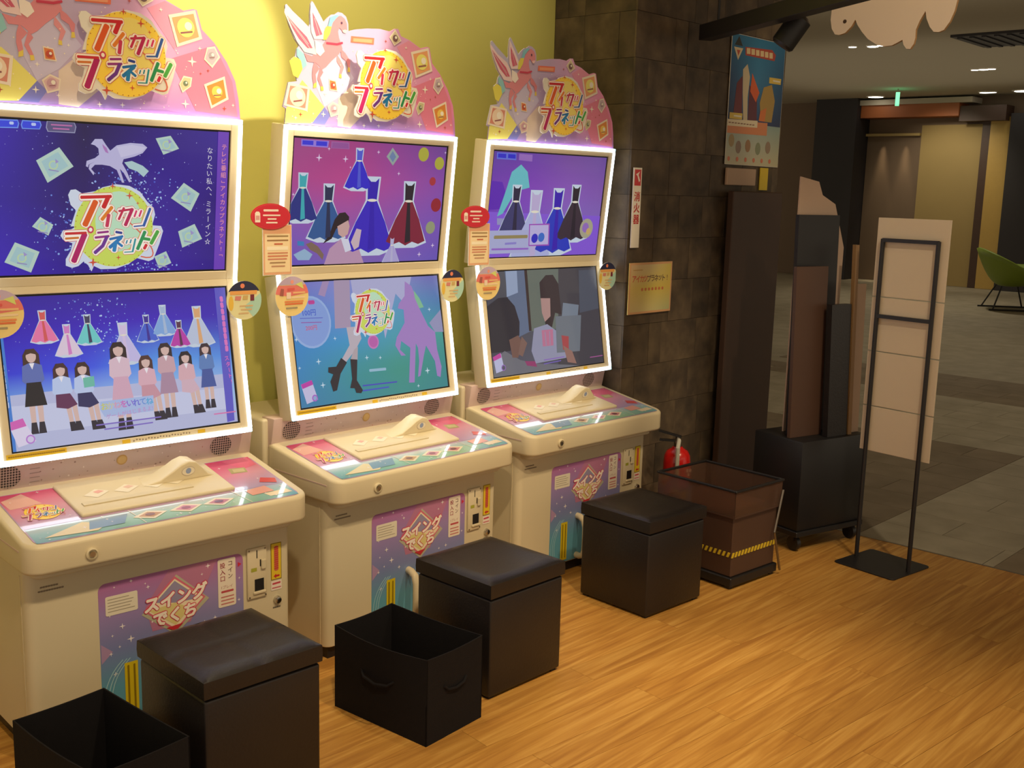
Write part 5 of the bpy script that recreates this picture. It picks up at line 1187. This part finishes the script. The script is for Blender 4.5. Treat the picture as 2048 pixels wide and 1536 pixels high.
# ------------------------------------------------------------------ overhead things
ba, bb = Vector((1.87, .12, 2.345)), Vector((.86, -1.66, 2.345)); bd = (bb-ba).normalized(); bs = Vector((-bd.y, bd.x, 0))
Tr = empty('lighting_track', ba); tag(Tr, 'black square lighting track hanging in front of the stone pillar', 'lighting track')
def along(mb, s0, s1, w0, z0, z1): return mb.hexa([tuple(bd*s+bs*q+Vector((0, 0, zz))) for zz in (z0, z1) for s, q in ((s0, -w0), (s1, -w0), (s1, w0), (s0, w0))])
obj('rail', along(MB(), 0, (bb-ba).length, .034, -.034, .034), M_['blackmetal'], Tr, .002, 1)
for s in (.12, 1.2): obj('hanger_rod', MB().tube([tuple(bd*s+Vector((0, 0, .03))), tuple(bd*s+Vector((0, 0, 1.26)))], .006, 8), M_['blackmetal'], Tr)
lh = obj('lamp_head', MB().lathe([(.042, -.07), (.05, -.06), (.05, .06), (.028, .075)], (0, 0, 0), 16), M_['black'], Tr, smooth=True)
lh.location = bd*.62+Vector((.10, -.02, -.06)); lh.rotation_euler = (.5, .3, 0)
obj('lamp_bracket', MB().box(-.006, .006, -.006, .006, .05, .085), M_['black'], lh)
Cl = obj('cloud_sign', MB().prism([(CLO[i]/1000, CLO[i+1]/1000) for i in range(0, len(CLO), 2)], lambda a, b, d: (d, a, b), 2.302, 2.318), M_['cloudedge']); tag(Cl, 'pinkish white cloud shaped board hanging from the ceiling at upper right', 'hanging sign')
obj('front_face', MB().prism([(CLO[i]/1000, CLO[i+1]/1000) for i in range(0, len(CLO), 2)], lambda a, b, d: (d, a, b), 2.3, 2.3019), M_['cloud'], Cl)
obj('hole_disc', MB().lathe([(.009, 2.2992), (.009, 2.2999)], (0, -.352, 2.412), 16, 'x'), M_['darkbrown'], Cl)  # dark disc laid on the face in place of a cut hole
for yy in (-.36, -.75): obj('hanging_wire', MB().tube([(2.31, yy, 2.5), (2.31, yy, 3.6)], .0015, 6), M_['steel'], Cl)
for i, (px, py, r) in enumerate(LAMPS):
    dl = obj('ceiling_downlight', MB().lathe([(r*1.25, 3.6), (r*1.25, 3.585), (r, 3.584)], (px, py, 0), 16), M_['white']); tag(dl, LAMPLAB[i], 'ceiling light', 'concourse downlights')
    obj('glow_disc', MB().lathe([(r, 3.5835), (r, 3.5815)], (px, py, 0), 16), M_['lamp'], dl)
vt = empty('air_vent', (11.6, 2.25, 3.6)); tag(vt, 'dark rectangular air vent in the grey concourse ceiling', 'air vent')
obj('vent_frame', MB().box(-.55, .55, -.75, .45, -.03, 0), M_['dark'], vt)
for k in range(8): obj('vent_slat', MB().box(-.5, .5, -.68+k*.145, -.63+k*.145, -.045, -.03), M_['dark'], vt)
ex = empty('exit_sign', (17.0, 5.97, 3.32), .425); tag(ex, 'small glowing green exit sign hanging from the concourse ceiling', 'exit sign')
obj('sign_box', MB().box(-.25, .25, -.035, .035, -.0, .2), M_['exitg'], ex)
obj('hanger', MB().tube([(0, 0, .2), (0, 0, .28)], .012, 6), M_['steel'], ex)
# lounge chair
Ch = empty('lounge_chair', (15.0, 3.02, 0), .6); tag(Ch, 'green shell lounge chair on thin black legs far across the concourse', 'chair')
mb = MB(); vs = []; fs = []; n, m = 20, 8
for j in range(m+1):
    for i in range(n):
        t = 2*math.pi*i/n; q = .12+.40*j/m; vs.append((q*math.cos(t)*1.1, q*math.sin(t), .36+.30*(j/m)**2*(1+.9*max(0, math.sin(t)))))
fs = [(j*n+i, j*n+(i+1) % n, (j+1)*n+(i+1) % n, (j+1)*n+i) for j in range(m) for i in range(n)]+[tuple(range(n))]
sh = obj('shell_seat', mb.add(vs, fs), M_['chairgreen'], Ch, smooth=True); sd = sh.modifiers.new('thick', 'SOLIDIFY'); sd.thickness = .03
for a in (-1, 1):
    for b in (-1, 1): obj('leg', MB().tube([(a*.16, b*.16, .36), (a*.32, b*.30, .02)], .012, 8), M_['blackmetal'], Ch)
    obj('runner', MB().tube([(a*.32, -.36, .013), (a*.32, .36, .013)], .013, 8), M_['blackmetal'], Ch)
